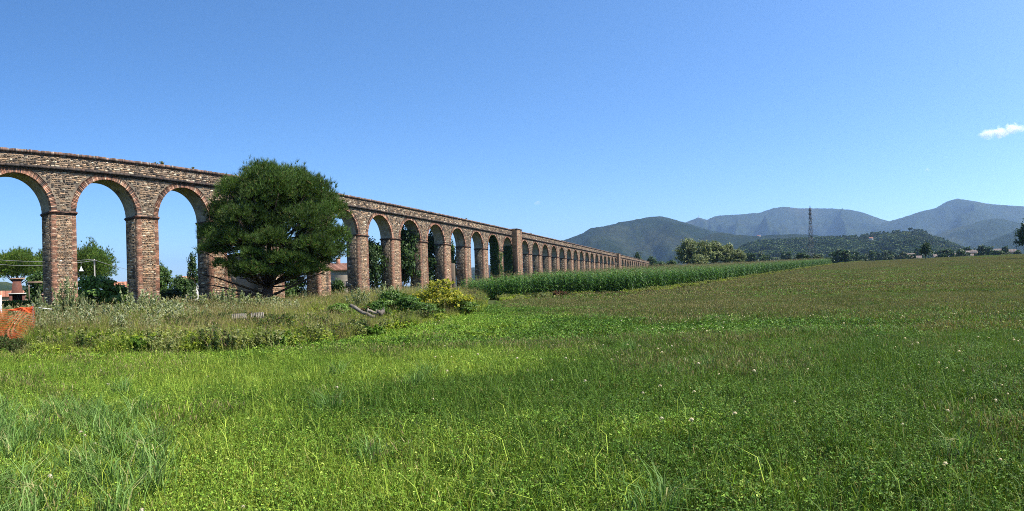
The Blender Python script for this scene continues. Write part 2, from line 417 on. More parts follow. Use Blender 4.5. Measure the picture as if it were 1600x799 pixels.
def disc(rg, n, rad):
    r = rad * np.sqrt(rg.random(n)); a = rg.uniform(0, 2 * np.pi, n)
    return np.stack([r * np.cos(a), r * np.sin(a), np.zeros(n)], -1)

def grass_patch(name, seed, rad, n, h, w, pal, lean=(.15, .8), seedheads=0, shpal=None, dense_center=False, sh_h=(.35, .6)):
    rg = np.random.default_rng(seed); mb = MB()
    base = disc(rg, n, rad)
    if dense_center: base *= rg.random((n, 1)) ** .6
    H = rg.uniform(h[0], h[1], n); W = rg.uniform(w[0], w[1], n)
    V, C = blades(rg, base, H, W, rg.uniform(0, 2 * np.pi, n), rg.uniform(*lean, n), pick(rg, pal, n))
    mb.bulk(V, BF, C)
    if seedheads:
        b = disc(rg, seedheads, rad); Hh = rg.uniform(*sh_h, seedheads); ld = rg.uniform(0, 2 * np.pi, seedheads); le = rg.uniform(.05, .45, seedheads)
        V, C = blades(rg, b, Hh, np.full(seedheads, w[0] * .55), ld, le, pick(rg, shpal, seedheads) * .8)
        mb.bulk(V, BF, C)
        tips = V[:, 4]; k = 3
        for q in range(k):   # feathery panicle: narrow leaflets around the stem tip
            c = tips - np.stack([np.cos(ld) * .02 * q, np.sin(ld) * .02 * q, np.full(seedheads, .035 * q)], -1)
            aa = rg.uniform(0, 2 * np.pi, seedheads); s = np.stack([np.cos(aa), np.sin(aa), np.zeros(seedheads)], -1) * (w[1] * 1.5)
            upv = np.stack([np.cos(ld) * .3, np.sin(ld) * .3, np.ones(seedheads)], -1) * rg.uniform(.025, .05, (seedheads, 1)) * (1 + w[1] * 40)
            Vq = np.stack([c - upv * .6, c + s, c + upv, c - s], 1)
            mb.bulk(Vq, [(0, 1, 2, 3)], pick(rg, shpal, seedheads))
    return mb.mesh(name)

def add_leaflets(mb, rg, rad, n, h, pal, size, scale3=3):
    """clover and herb leaves: thin stems carrying three small rounded leaflets"""
    base = disc(rg, n, rad); H = rg.uniform(h[0], h[1], n); C = pick(rg, pal, n, .36)
    top = base + np.stack([rg.normal(0, .03, n), rg.normal(0, .03, n), H], -1)
    sd = np.tile([size * .07, 0, 0], (n, 1))
    mb.bulk(np.stack([base - sd, base + sd, top], 1), [(0, 1, 2)], C * .8)
    a0 = rg.uniform(0, 2 * np.pi, n); sz = size * rg.uniform(.6, 1.4, n)
    for k in range(scale3):
        a = a0 + k * 2.094; d = np.stack([np.cos(a), np.sin(a), rg.normal(.15, .45, n)], -1) * sz[:, None]; s = np.stack([-np.sin(a), np.cos(a), rg.normal(0, .4, n)], -1) * sz[:, None] * .5
        V = np.stack([top, top + d * .55 + s, top + d * 1.1 + s * .5, top + d * 1.1 - s * .5, top + d * .55 - s], 1)
        mb.bulk(V, [(0, 1, 2, 3, 4)], C * rg.uniform(.8, 1.25, (n, 1)))

def sward(name, seed, rad, nb, nl, h, w, hl, size, pal, lpal, lean=(.2, 1.0), seedheads=0, shpal=None, sh_h=(.2, .35), tall=0, tall_h=(.22, .38)):
    """mixed turf: short leaning blades, herb leaves between them, a few taller blades and seed stems"""
    rg = np.random.default_rng(seed); mb = MB()
    base = disc(rg, nb, rad); H = rg.uniform(h[0], h[1], nb)
    V, C = blades(rg, base, H, rg.uniform(w[0], w[1], nb), rg.uniform(0, 6.283, nb), rg.uniform(*lean, nb), pick(rg, pal, nb, .46)); mb.bulk(V, BF, C)
    if tall:
        base = disc(rg, tall, rad); H = rg.uniform(*tall_h, tall)
        V, C = blades(rg, base, H, rg.uniform(w[0], w[1], tall), rg.uniform(0, 6.283, tall), rg.uniform(.3, 1.0, tall), pick(rg, pal[:3], tall, .25)); mb.bulk(V, BF, C)
    if nl: add_leaflets(mb, rg, rad, nl, hl, lpal, size)
    if seedheads:
        b = disc(rg, seedheads, rad); Hh = rg.uniform(*sh_h, seedheads); ld = rg.uniform(0, 6.283, seedheads); le = rg.uniform(.05, .5, seedheads)
        V, C = blades(rg, b, Hh, np.full(seedheads, w[0] * .6), ld, le, pick(rg, shpal, seedheads) * .85); mb.bulk(V, BF, C)
        tips = V[:, 4]; aa = rg.uniform(0, 6.283, seedheads); ss = np.stack([np.cos(aa), np.sin(aa), np.zeros(seedheads)], -1) * (w[1] * .7)
        upv = np.stack([np.cos(ld) * .4, np.sin(ld) * .4, np.ones(seedheads)], -1) * rg.uniform(.02, .045, (seedheads, 1)) * (1 + w[1] * 12)
        mb.bulk(np.stack([tips - upv * .7, tips + ss, tips + upv, tips - ss], 1), [(0, 1, 2, 3)], pick(rg, shpal, seedheads))
    return mb.mesh(name)

SUNLIT_GRASS = [(4, (0.192, 0.284, 0.031)), (3, (0.109, 0.186, 0.020)), (2, (0.262, 0.339, 0.046)), (1.6, (0.339, 0.378, 0.070)), (.6, (0.486, 0.435, 0.179))]  # bright yellowish blades for the left, sunlit look put into the colour
BACKLIT_GRASS = [(4, (0.085, 0.159, 0.017)), (3, (0.049, 0.104, 0.011)), (2, (0.133, 0.201, 0.028)), (1.2, (0.201, 0.239, 0.049)), (.6, (0.339, 0.297, 0.122))]  # darker green blades for the right, backlit look put into the colour
SUNLIT_CLOV = [(3, (0.134, 0.243, 0.027)), (2, (0.198, 0.307, 0.041)), (1.5, (0.074, 0.151, 0.017)), (.8, (0.294, 0.371, 0.083))]
BACKLIT_CLOV = [(3, (0.066, 0.143, 0.017)), (2, (0.101, 0.185, 0.025)), (1.5, (0.038, 0.090, 0.011)), (.6, (0.180, 0.249, 0.058))]
GREEN = [(4, (.135, .205, .022)), (3, (.080, .138, .015)), (2, (.195, .255, .034)), (2, (.26, .285, .055)), (1.2, (.38, .335, .14))]
OLIVE = [(3, (.088, .105, .024)), (2, (.11, .11, .034)), (2, (.13, .103, .043)), (1, (.18, .15, .065)), (1, (.055, .080, .015))]
BROWN = [(3, (.20, .165, .07)), (2, (.17, .125, .065)), (2, (.25, .22, .10)), (1, (.33, .30, .15))]
DRY = [(3, (.30, .24, .12)), (2, (.22, .16, .075)), (1, (.16, .16, .06))]
CLOV = [(3, (.095, .175, .020)), (2, (.140, .220, .030)), (1.5, (.055, .112, .013)), (.8, (.21, .27, .06))]
COARSE = [(3, (0.128, 0.236, 0.054)), (2, (0.176, 0.284, 0.088)), (1, (0.088, 0.169, 0.034)), (.4, (0.338, 0.338, 0.149))]

def sector_points(r0, r1, step, seed, az0=-1.62, az1=.95, margin=0.3):
    rg = np.random.default_rng(seed)
    xs = np.arange(-r1, r1, step); ys = np.arange(-8, r1, step)
    X, Y = np.meshgrid(xs, ys); X = X.ravel() + rg.uniform(-.5, .5, X.size) * step; Y = Y.ravel() + rg.uniform(-.5, .5, Y.size) * step
    r = np.hypot(X, Y); a = np.arctan2(X, Y)
    m = (r >= r0) & (r < r1) & (a > az0) & (a < az1) & (X > boundary_x(Y) + margin)
    return X[m], Y[m]

def meadow():
    t1 = []
    for pg, pc, q in ((SUNLIT_GRASS, SUNLIT_CLOV, 100), (BACKLIT_GRASS, BACKLIT_CLOV, 110)):      # 0-3 yellowish sward coloured as sunlit, 4-7 deep green coloured as backlit: two grassy, two clover rich
        for s in range(2): t1.append((sward('mg%d' % (q + s), q + s, .36, 620, 170, (.05, .15), (.0035, .008), (.04, .13), .0095, pg, pc, tall=18), M['grass']))
        for s in range(2): t1.append((sward('mc%d' % (q + s), q + 5 + s, .36, 470, 330, (.05, .15), (.0035, .0075), (.04, .14), .0105, pg, pc, tall=14), M['grass']))
    for s in range(2): t1.append((sward('ms%d' % s, 120 + s, .36, 430, 110, (.05, .16), (.0035, .008), (.04, .12), .014, BACKLIT_GRASS[:4] + OLIVE[:3], BACKLIT_CLOV, seedheads=34, shpal=BROWN, sh_h=(.16, .28), tall=20), M['grass']))   # 8-9 seeding
    for s in range(2): t1.append((grass_patch('mt%d' % s, 130 + s, .26, 120, (.20, .44), (.006, .013), COARSE, (.35, 1.0), dense_center=True), M['grass']))               # 10-11 coarse clump
    X, Y = sector_points(1.2, 15.5, .31, 1)
    rg = np.random.default_rng(5); n = len(X)
    z = terrain(X, Y) - .01
    az = np.arctan2(X, Y); r = np.hypot(X, Y)
    nc = fbm(X * .45 + 9, Y * .45, 33, 3); nb = fbm(X * .3, Y * .3, 44, 3)
    deep = 4 * ((fbm(X * .18 + 4, Y * .18, 87, 3) - .45) * 1.6 + rg.normal(0, .13, n) + sstep(-1.15, .15, az) > .5)  # bearing picks the palette: sunlit-to-backlit gradient painted into the grass
    idx = rg.integers(0, 2, n) + deep
    idx = np.where(nc + rg.normal(0, .10, n) > .49, rg.integers(2, 4, n) + deep, idx)
    idx = np.where(nb + rg.normal(0, .10, n) + .18 * sstep(8, 16, r) * sstep(-.8, 0, az) > .60, rg.integers(8, 10, n), idx)
    coarse = (rg.random(n) < .55 * sstep(-.92, -1.08, az + .05 * rg.standard_normal(n)) * (1 - sstep(7, 10, r))) | (rg.random(n) < .004) | ((fbm(X * .5 + 3, Y * .5, 71, 2) > .60) & (rg.random(n) < .06))
    idx = np.where(coarse, rg.integers(10, 12, n), idx)
    sc = rg.uniform(.8, 1.25, n)
    scatter('meadow_grass', t1, np.stack([X, Y, z], -1), rg.uniform(0, 6.28, n), sc, idx, 'short green meadow grass and clover filling the near field', 'grass', rg.normal(0, .08, (n, 2)))
    # middle distance
    t2 = []
    for s in range(4): t2.append((sward('hg%d' % s, 200 + s, .85, 700, 260, (.07, .18), (.008, .017), (.05, .15), .034, (SUNLIT_GRASS, SUNLIT_GRASS, BACKLIT_GRASS, BACKLIT_GRASS)[s], (SUNLIT_CLOV, SUNLIT_CLOV, BACKLIT_CLOV, BACKLIT_CLOV)[s], tall=20), M['grass']))
    for s in range(3): t2.append((sward('hs%d' % s, 210 + s, .85, 720, 130, (.08, .20), (.007, .015), (.05, .14), .03, BACKLIT_GRASS + OLIVE[:4], BACKLIT_CLOV, seedheads=120, shpal=BROWN, sh_h=(.17, .30), tall=50), M['grass']))
    t2.append((grass_patch('ht0', 230, .5, 200, (.20, .42), (.009, .018), COARSE, (.3, 1.0), dense_center=True), M['grass']))
    X, Y = sector_points(15, 46, .74, 2); n = len(X); rg = np.random.default_rng(6)
    r = np.hypot(X, Y); az = np.arctan2(X, Y)
    b = fbm(X * .12, Y * .12, 44, 4) + rg.normal(0, .10, n) + .36 * sstep(14, 34, r) * sstep(-.75, 0, az) + .10 * sstep(-.2, .3, az)
    deep = 2 * ((fbm(X * .1 + 4, Y * .1, 87, 3) - .45) * 1.6 + rg.normal(0, .13, n) + sstep(-1.0, .0, az) > .5)  # same left-to-right light gradient, carried by the blade colours
    idx = np.where(b + rg.normal(0, .14, n) > .70, rg.integers(4, 7, n), rg.integers(0, 2, n) + deep); idx = np.where(rg.random(n) < .012, 7, idx)
    scatter('meadow_grass', t2, np.stack([X, Y, terrain(X, Y) - .01], -1), rg.uniform(0, 6.28, n), rg.uniform(.8, 1.2, n), idx, 'olive meadow grass with brown seed heads in the middle of the field', 'grass', rg.normal(0, .06, (n, 2)))
    t3 = []
    for s in range(3): t3.append((sward('fg%d' % s, 300 + s, 2.4, 950, 260, (.10, .24), (.02, .045), (.06, .2), .08, BACKLIT_GRASS[:4] + OLIVE[:3] + SUNLIT_GRASS[:1], BACKLIT_CLOV, tall=60), M['grass']))
    for s in range(3): t3.append((sward('fs%d' % s, 310 + s, 2.4, 950, 90, (.11, .25), (.018, .04), (.06, .2), .08, OLIVE + BACKLIT_GRASS[:4] + SUNLIT_GRASS[:1], BACKLIT_CLOV, seedheads=170, shpal=BROWN, sh_h=(.22, .36)), M['grass']))
    X, Y = sector_points(44, 262, 2.0, 3, az0=-.5); n = len(X); rg = np.random.default_rng(8); r = np.hypot(X, Y)
    b = fbm(X * .05, Y * .05, 44, 4) + .26
    far = r > 222 + 25 * fbm(X * .02, Y * .02, 4, 2)
    idx = np.where((b + rg.normal(0, .12, n) > .52) & ~far, rg.integers(3, 6, n), rg.integers(0, 3, n))
    scatter('meadow_grass', t3, np.stack([X, Y, terrain(X, Y) - .02], -1), rg.uniform(0, 6.28, n), rg.uniform(.85, 1.2, n), idx, 'brownish ripe meadow grass on the far rising field', 'grass')
    # white clover heads
    mb = MB()
    rg = np.random.default_rng(77)
    mb.tube([(0, 0, 0), (.01, 0, .12), (.005, .01, .2)], .0016, 4, (.06, .12, .025))
    for k in range(40):
        u = rg.normal(0, 1, 3); u /= np.linalg.norm(u); u[2] = abs(u[2]) * 1.1 - .25
        c = np.array([.005, .01, .207]) + u * .010; t = np.cross(u, [0.3, .2, 1]); t /= np.linalg.norm(t) + 1e-6; t2_ = np.cross(u, t)
        mb.add([c - t * .0035, c + u * .008 - t2_ * .003, c + t * .0035, c + u * .008 + t2_ * .003], [(0, 1, 2, 3)], (.72, .68, .58) if rg.random() < .8 else (.6, .42, .42))
    fl = mb.mesh('clover_head')
    X, Y = sector_points(4, 24, .24, 9); n = len(X); rg = np.random.default_rng(10); az = np.arctan2(X, Y)
    keep = rg.random(n) < (.05 + .45 * (fbm(X * .55 + 9, Y * .55, 33, 3) > .5)) * (.25 + .9 * sstep(-.8, .2, az)) * .22
    X = X[keep]; Y = Y[keep]; n = len(X)
    scatter('clover_flowers', [(fl, M['weed'])], np.stack([X, Y, terrain(X, Y)], -1), rg.uniform(0, 6.28, n), rg.uniform(.8, 1.5, n), np.zeros(n, int), 'white clover flower heads dotted through the near meadow', 'flowers', rg.normal(0, .2, (n, 2)))
meadow()

# ================================================================ AQUEDUCT
FX = -36.0            # front face plane
PITCH, WP = 7.01, 1.90
RAD = (PITCH - WP) / 2
TH = 1.60             # thickness
Z0, ZI, ZCROWN = -0.9, 7.33, 7.33 + RAD
ZCB, ZCT = 10.15, 10.42        # cornice
ZCO, ZTOP = 11.17, 11.45       # coping
RING = .43
STONES = [(4, (.42, .275, .165)), (3, (.44, .275, .155)), (2, (.34, .25, .165)), (.9, (.58, .465, .32)), (2.2, (.31, .17, .10)), (.5, (.12, .08, .06))]
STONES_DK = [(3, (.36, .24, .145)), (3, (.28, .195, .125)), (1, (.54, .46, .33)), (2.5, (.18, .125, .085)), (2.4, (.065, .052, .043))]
BRICKS = [(4, (.34, .175, .11)), (3, (.39, .22, .14)), (2, (.28, .135, .085)), (1.4, (.19, .11, .078)), (1.2, (.44, .31, .21))]
BRICKS_DK = [(3, (.20, .10, .065)), (3, (.13, .075, .052)), (2, (.26, .12, .075)), (2, (.06, .045, .038))]

# frames: (u, v, outward) -> local xyz of a bay (x outwards from the front plane, y along, z up)
def fr_front(u, v, d): return (d, u, v)
def fr_left(u, v, d): return (-u, -d, v)             # reveal facing -y, u = depth behind the front
def fr_right(u, v, d): return (-u, WP + d, v)

def stones(rg, u0, u1, v0, v1, pal, ok=None, hs=(.06, .155), ws=(.10, .36), prot=(.008, .045)):
    out = []; v = v0
    while v < v1 - .05:
        h = min(rg.uniform(*hs), v1 - v)
        u = u0 - rg.uniform(0, .2)
        while u < u1:
            w = rg.uniform(*ws) * (.7 if h < .13 else 1)
            if rg.random() < .08: w *= 1.35
            a, b = max(u, u0), min(u + w, u1)
            if b - a > .06 and (ok is None or ok((a + b) / 2, v + h / 2, b - a, h)):
                sub = 2 if (h > .17 and rg.random() < .16) else 1
                for q in range(sub): out.append((a, b, v + h * q / sub, v + h * (q + 1) / sub))
            u += w
        v += h
    cols = pick(rg, pal, len(out), .18)
    res = []
    for (a, b, c, d), cl in zip(out, cols):
        g = rg.uniform(.008, .02); p = rg.uniform(*prot); j = lambda s=.018: rg.normal(0, s * .5)
        q = [(a + g, c + g), (b - g, c + g), (b - g, d - g), (a + g, d - g)]
        o = [(x + j(), y + j()) for x, y in q]
        cx, cyy = (a + b) / 2, (c + d) / 2; k = .84
        i = [((x - cx) * k + cx + j(.01), (y - cyy) * k + cyy + j(.01)) for x, y in o]
        res.append((o, i, p, [p + rg.normal(0, .008) for _ in range(4)], cl))
    return res

def stone_into(mb, st, fr):
    for o, i, p, pp, cl in st:
        V = [fr(x, y, -.01) for x, y in o] + [fr(x, y, max(q, .004)) for (x, y), q in zip(i, pp)]
        mb.add(V, [(4, 5, 6, 7), (0, 1, 5, 4), (1, 2, 6, 5), (2, 3, 7, 6), (3, 0, 4, 7)], cl)

def bricks_into(mb, rg, u0, u1, v0, v1, fr, pal, course=.082, bl=.27, tooth=.10, side=1, prot=.014):
    v = v0; k = 0
    while v < v1 - .02:
        t = min(v + course, v1)
        ext = tooth * ((k // 3) % 2) + rg.uniform(-.02, .02)
        a, b = (u0, u1 + ext) if side > 0 else (u0 - ext, u1)
        n = 2 if k % 2 else 1
        cuts = [a, a + (b - a) * rg.uniform(.4, .6), b] if n == 2 else [a, b]
        for q in range(len(cuts) - 1):
            cl = pick(rg, pal, 1, .14)[0]; g = .006; p = prot + rg.normal(0, .004)
            x0, x1, y0, y1 = cuts[q] + g, cuts[q + 1] - g, v + g, t - g
            V = [fr(x0, y0, -.01), fr(x1, y0, -.01), fr(x1, y1, -.01), fr(x0, y1, -.01), fr(x0, y0, p), fr(x1, y0, p), fr(x1, y1, p), fr(x0, y1, p)]
            mb.add(V, [(4, 5, 6, 7), (0, 1, 5, 4), (1, 2, 6, 5), (2, 3, 7, 6), (3, 0, 4, 7)], cl)
        v = t; k += 1

QW = .34
def pier_meshes(seed, wp=WP):
    rg = np.random.default_rng(seed)
    core = MB(); core.box(-TH, 0, 0, wp, Z0, ZI - .12)
    rub = MB(); fs = stones(rg, QW + .03, wp - QW - .03, Z0, ZI - .14, STONES)
    rub_front = fs
    stone_into(rub, stones(rg, QW + .1, TH - .05, Z0, ZI - .14, STONES_DK, ws=(.2, .5)), fr_left)  # darker stones: shade of the reveal put into their colour
    br = MB()
    bricks_into(br, rg, .0, QW, Z0, ZI - .13, fr_front, BRICKS, side=1)
    bricks_into(br, rg, wp - QW, wp, Z0, ZI - .13, fr_front, BRICKS, side=-1)
    bricks_into(br, rg, .0, QW, Z0, ZI - .13, fr_left, BRICKS, side=1)
    return core.mesh('pier'), fs, rub, br.mesh('quoin_bricks')

def in_wall(u, v, w=0, h=0, wp=WP):
    """True where the spandrel is rubble, i.e. clear of both brick rings"""
    for c in (wp + RAD, -RAD):
        for uu in (u - w / 2, u, u + w / 2):
            for vv in (v - h / 2, v + h / 2):
                if math.hypot(uu - c, max(vv - ZI, 0)) < RAD + RING + .01: return False
    return True

def arch_core(wp=WP):
    mb = MB(); n = 28; c = wp + RAD
    P = wp + 2 * RAD
    arc = [(c - RAD * math.cos(math.pi * k / n), ZI + RAD * math.sin(math.pi * k / n)) for k in range(n + 1)]
    for d, flip in ((0, False), (-TH, True)):
        for k in range(n):
            (u0, v0), (u1, v1) = arc[k], arc[k + 1]
            V = [(d, u0, v0), (d, u1, v1), (d, u1, ZCB), (d, u0, ZCB)]
            mb.add(V, [(0, 1, 2, 3)] if not flip else [(3, 2, 1, 0)])
        V = [(d, 0, ZI - .12), (d, wp, ZI - .12), (d, wp, ZCB), (d, 0, ZCB)]
        mb.add(V, [(0, 1, 2, 3)] if not flip else [(3, 2, 1, 0)])
    for u in (0.002, P - .002):
        lo = ZI - .12 if u < 1 else ZI
        mb.add([(0, u, lo), (-TH, u, lo), (-TH, u, ZCB), (0, u, ZCB)], [(0, 1, 2, 3)])
    mb.add([(0, 0, ZCB), (0, P, ZCB), (-TH, P, ZCB), (-TH, 0, ZCB)], [(0, 1, 2, 3)])
    me = mb.mesh('arch'); bm = bmesh.new(); bm.from_mesh(me); bmesh.ops.remove_doubles(bm, verts=bm.verts, dist=.004); bm.to_mesh(me); bm.free()
    return me

def soffit_mesh(wp=WP):
    mb = MB(); n = 28; c = wp + RAD
    arc = [(c - RAD * math.cos(math.pi * k / n), ZI + RAD * math.sin(math.pi * k / n)) for k in range(n + 1)]
    for k in range(n):
        (u0, v0), (u1, v1) = arc[k], arc[k + 1]
        mb.add([(0, u0, v0), (-TH, u0, v0), (-TH, u1, v1), (0, u1, v1)], [(0, 1, 2, 3)])
    return mb.mesh('soffit')

def ring_mesh(seed, wp=WP):
    rg = np.random.default_rng(seed); mb = MB(); n = 92; c = wp + RAD
    for k in range(n):
        a0 = math.pi * (k + .08) / n; a1 = math.pi * (k + .92) / n
        ro = RAD + RING + rg.uniform(-.03, .02); p = .025 + rg.normal(0, .006)
        crown = math.sin((a0 + a1) / 2)
        cl = pick(rg, BRICKS if rg.random() > .34 + .3 * crown ** 4 else BRICKS_DK, 1, .18)[0]
        pts = [(RAD - .005, a0), (ro, a0), (ro, a1), (RAD - .005, a1)]
        uv = [(c - r * math.cos(a), ZI + r * math.sin(a)) for r, a in pts]
        V = [(-.02, u, v) for u, v in uv] + [(p, u, v) for u, v in uv]
        V[0] = (-.28, *uv[0]); V[3] = (-.28, *uv[3])
        mb.add(V, [(7, 6, 5, 4), (0, 1, 5, 4), (1, 2, 6, 5), (2, 3, 7, 6), (3, 0, 4, 7)], cl)
    return mb.mesh('voussoir_bricks')

def spandrel_stones(seed, wp=WP):
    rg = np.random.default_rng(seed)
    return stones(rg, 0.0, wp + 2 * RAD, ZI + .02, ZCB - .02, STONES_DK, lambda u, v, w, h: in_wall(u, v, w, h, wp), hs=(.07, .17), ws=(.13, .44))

def course_mesh(seed, ln, z0, z1, steps, pal, piece=.30, gap=.006, back=True):
    """a projecting course made of separate bricks; steps = [(fraction of height, projection)]"""
    rg = np.random.default_rng(seed); mb = MB(); u = 0.0
    while u < ln - .02:
        w = min(piece * rg.uniform(.85, 1.15), ln - u); z = z0
        for fr_, pr in steps:
            zz = z + (z1 - z0) * fr_; p = pr + rg.normal(0, .004); dz = rg.normal(0, .010) - (.05 if rg.random() < .03 else 0)
            cl = pick(rg, pal, 1, .2)[0]
            mb.box(-.18, p, u + gap / 2, u + w - gap / 2, z + .002, zz - .002 + (dz if zz >= z1 - .001 else 0), cl); z = zz
        u += w
    if back: mb.box(-TH - .08, -.17, 0, ln, z0 + .004, z1 - .015, np.mean([p[1] for p in pal], axis=0))
    return mb.mesh('course')

def impost_mesh(seed, wp=WP):
    rg = np.random.default_rng(seed); mb = MB()
    for (zz0, zz1, p) in ((ZI - .12, ZI - .03, .05), (ZI - .03, ZI + .05, .10), (ZI + .05, ZI + .10, .06)):
        k = 6
        for q in range(k):
            a, b = -p + (wp + 2 * p) * q / k, -p + (wp + 2 * p) * (q + 1) / k
            mb.box(-.3, p, a + .003, b - .003, zz0 + .001, zz1 - .001, pick(rg, BRICKS_DK, 1, .2)[0])
        mb.box(-TH - p, -.301, -p, wp + p, zz0 + .001, zz1 - .001, (.07, .055, .045))
    return mb.mesh('impost')

AQ = empty('aqueduct', (FX, 0, 0), 'long brick and rubble stone aqueduct of tall round arches running to the hills', 'aqueduct')
NV = 4
pier_v = [pier_meshes(500 + i) for i in range(NV)]
pier_core = pier_v[0][0]
pier_rub = []; pier_quoin = []
for i, (c_, fs, rub, q_) in enumerate(pier_v):
    stone_into(rub, fs, fr_front); pier_rub.append(rub.mesh('rubble')); pier_quoin.append(q_)
arch_c = arch_core(); soff = soffit_mesh(); rings = [ring_mesh(520 + i) for i in range(NV)]
span_st = [spandrel_stones(530 + i) for i in range(NV)]
span_rub = []
for st in span_st:
    mb = MB(); stone_into(mb, st, fr_front); span_rub.append(mb.mesh('rubble'))
att_rub = []
for i in range(NV):
    mb = MB(); stone_into(mb, stones(np.random.default_rng(540 + i), 0, PITCH, ZCT + .01, ZCO - .01, STONES_DK, hs=(.07, .17), ws=(.14, .46)), fr_front); att_rub.append(mb.mesh('rubble'))
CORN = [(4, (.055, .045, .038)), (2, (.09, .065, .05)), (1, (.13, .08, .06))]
COPE = [(3, (.16, .095, .07)), (3, (.12, .08, .062)), (2, (.20, .12, .09)), (1, (.24, .20, .16)), (2, (.07, .055, .047))]
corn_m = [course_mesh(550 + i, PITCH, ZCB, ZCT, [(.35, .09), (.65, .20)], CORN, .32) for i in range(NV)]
cope_m = [course_mesh(560 + i, PITCH, ZCO, ZTOP, [(.25, .05), (.75, .12)], COPE, .115) for i in range(NV)]
imp_m = [impost_mesh(570 + i) for i in range(2)]
_mb = MB(); _mb.box(-TH, 0, 0, PITCH, ZCT, ZCO); att_core = _mb.mesh('parapet_wall')

SINGLE = 300
single_count = 0
def split_stones(st, fr, parent, minarea, limit):
    """the largest stones become objects of their own; the rest one joined part"""
    global single_count
    mb = MB(); area = [(x[0][1][0] - x[0][0][0]) * (x[0][2][1] - x[0][1][1]) for x in st]
    order = sorted(range(len(st)), key=lambda i: -area[i]); own = set(order[:limit])
    for i, s in enumerate(st):
        if i in own and single_count < SINGLE:
            m1 = MB(); stone_into(m1, [s], fr); obj('stone', m1.mesh('stone'), M['stone'], parent); single_count += 1
        else: stone_into(mb, [s], fr)
    tag(obj('rubble', mb.mesh('rubble'), M['stone'], parent), kind='stuff')

def bay(k, y, near):
    v = (k * 7 + 3) % NV
    pier = obj('pier', pier_core, M['mortar'], AQ, (0, y, 0))
    if near:
        rub0 = MB(); rg = np.random.default_rng(900 + k)
        split_stones(stones(rg, QW + .03, WP - QW - .03, Z0, ZI - .14, STONES), fr_front, pier, 0, 52)
        stone_into(rub0, stones(rg, QW + .1, TH - .05, Z0, ZI - .14, STONES_DK, ws=(.2, .5)), fr_left)  # reveal stones darkened in colour to deepen its shade
        tag(obj('side_rubble', rub0.mesh('side_rubble'), M['stone'], pier), kind='stuff')
    else: tag(obj('rubble', pier_rub[v], M['stone'], pier), kind='stuff')
    tag(obj('quoin_bricks', pier_quoin[v], M['brick'], pier), kind='stuff')
    obj('impost', imp_m[k % 2], M['dark_course'], pier)
    arch = obj('arch', arch_c, M['mortar'], AQ, (0, y, 0))
    obj('soffit', soff, M['soffit'], arch)
    tag(obj('voussoir_bricks', rings[v], M['brick'], arch), kind='stuff')
    if near: split_stones(spandrel_stones(930 + k), fr_front, arch, 0, 48)
    else: tag(obj('rubble', span_rub[v], M['stone'], arch), kind='stuff')
    par = obj('parapet', att_core, M['mortar'], AQ, (0, y, 0))
    tag(obj('rubble', att_rub[v], M['stone'], par), kind='stuff')
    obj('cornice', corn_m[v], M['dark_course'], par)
    obj('coping', cope_m[v], M['dark_course'], par)

BUTT = 2.7
y = 10.26 - 2 * PITCH
BUTTS = []
for k in range(-2, 54):
    if k in (13, 29, 45):
        BUTTS.append(y); y += BUTT
    bay(k, y, k in (1, 2, 3))
    y += PITCH
Y_END = y

def buttress(y):
    """wide pier that stands forward of the wall and a little above it, filling the gap between two runs of arches"""
    rg = np.random.default_rng(int(y))
    mb = MB(); mb.box(-TH - .5, .95, -.15, BUTT - .02, Z0, ZTOP + .02)
    b = obj('buttress', mb.mesh('buttress'), M['mortar'], AQ, (0, y, 0))
    br = MB()
    fro = lambda u, v, d: (.95 + d, u, v); lef = lambda u, v, d: (.95 - u, -.15 - d, v)
    bricks_into(br, rg, -.15, .25, Z0, ZTOP, fro, BRICKS); bricks_into(br, rg, BUTT - .42, BUTT - .02, Z0, ZTOP, fro, BRICKS, side=-1)
    sd = MB(); bricks_into(sd, rg, 0, .95, Z0, ZTOP, lef, [(3, (.028, .024, .02)), (1, (.05, .04, .033))], tooth=0)  # near-black: dark stain, plus this side's shade put into the brick colour
    tag(obj('shaded_side_bricks', sd.mesh('shaded_side_bricks'), M['dark_course'], b), kind='stuff')
    tag(obj('quoin_bricks', br.mesh('quoin_bricks'), M['brick'], b), kind='stuff')
    ru = MB(); stone_into(ru, stones(rg, .28, BUTT - .45, Z0, ZTOP, STONES), fro)
    tag(obj('rubble', ru.mesh('rubble'), M['stone'], b), kind='stuff')
    cp = MB(); cp.box(-TH - .6, 1.05, -.25, BUTT + .08, ZTOP + .021, ZTOP + .13, (.12, .09, .07))
    obj('coping', cp.mesh('coping'), M['dark_course'], b)
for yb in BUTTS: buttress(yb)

# ================================================================ TREES AND SHRUBS
def leaf_quads(rg, C, out, size, pal, elong=1.7, outbias=.5, var=.22):
    """diamond leaves at C (n,3) facing mixed outward / random"""
    n = len(C)
    nrm = rg.normal(0, 1, (n, 3)); nrm /= np.linalg.norm(nrm, axis=1)[:, None]
    nrm = nrm * (1 - outbias) + out * outbias + np.array([0, 0, .25]); nrm /= np.linalg.norm(nrm, axis=1)[:, None] + 1e-9
    t = np.cross(nrm, rg.normal(0, 1, (n, 3))); t /= np.linalg.norm(t, axis=1)[:, None] + 1e-9
    b = np.cross(nrm, t); s = (size * rg.uniform(.6, 1.3, n))[:, None]
    return np.stack([C - t * s * elong * .5, C + b * s * .5 - t * s * .05, C + t * s * elong * .5, C - b * s * .5 - t * s * .05], 1), pick(rg, pal, n, var)

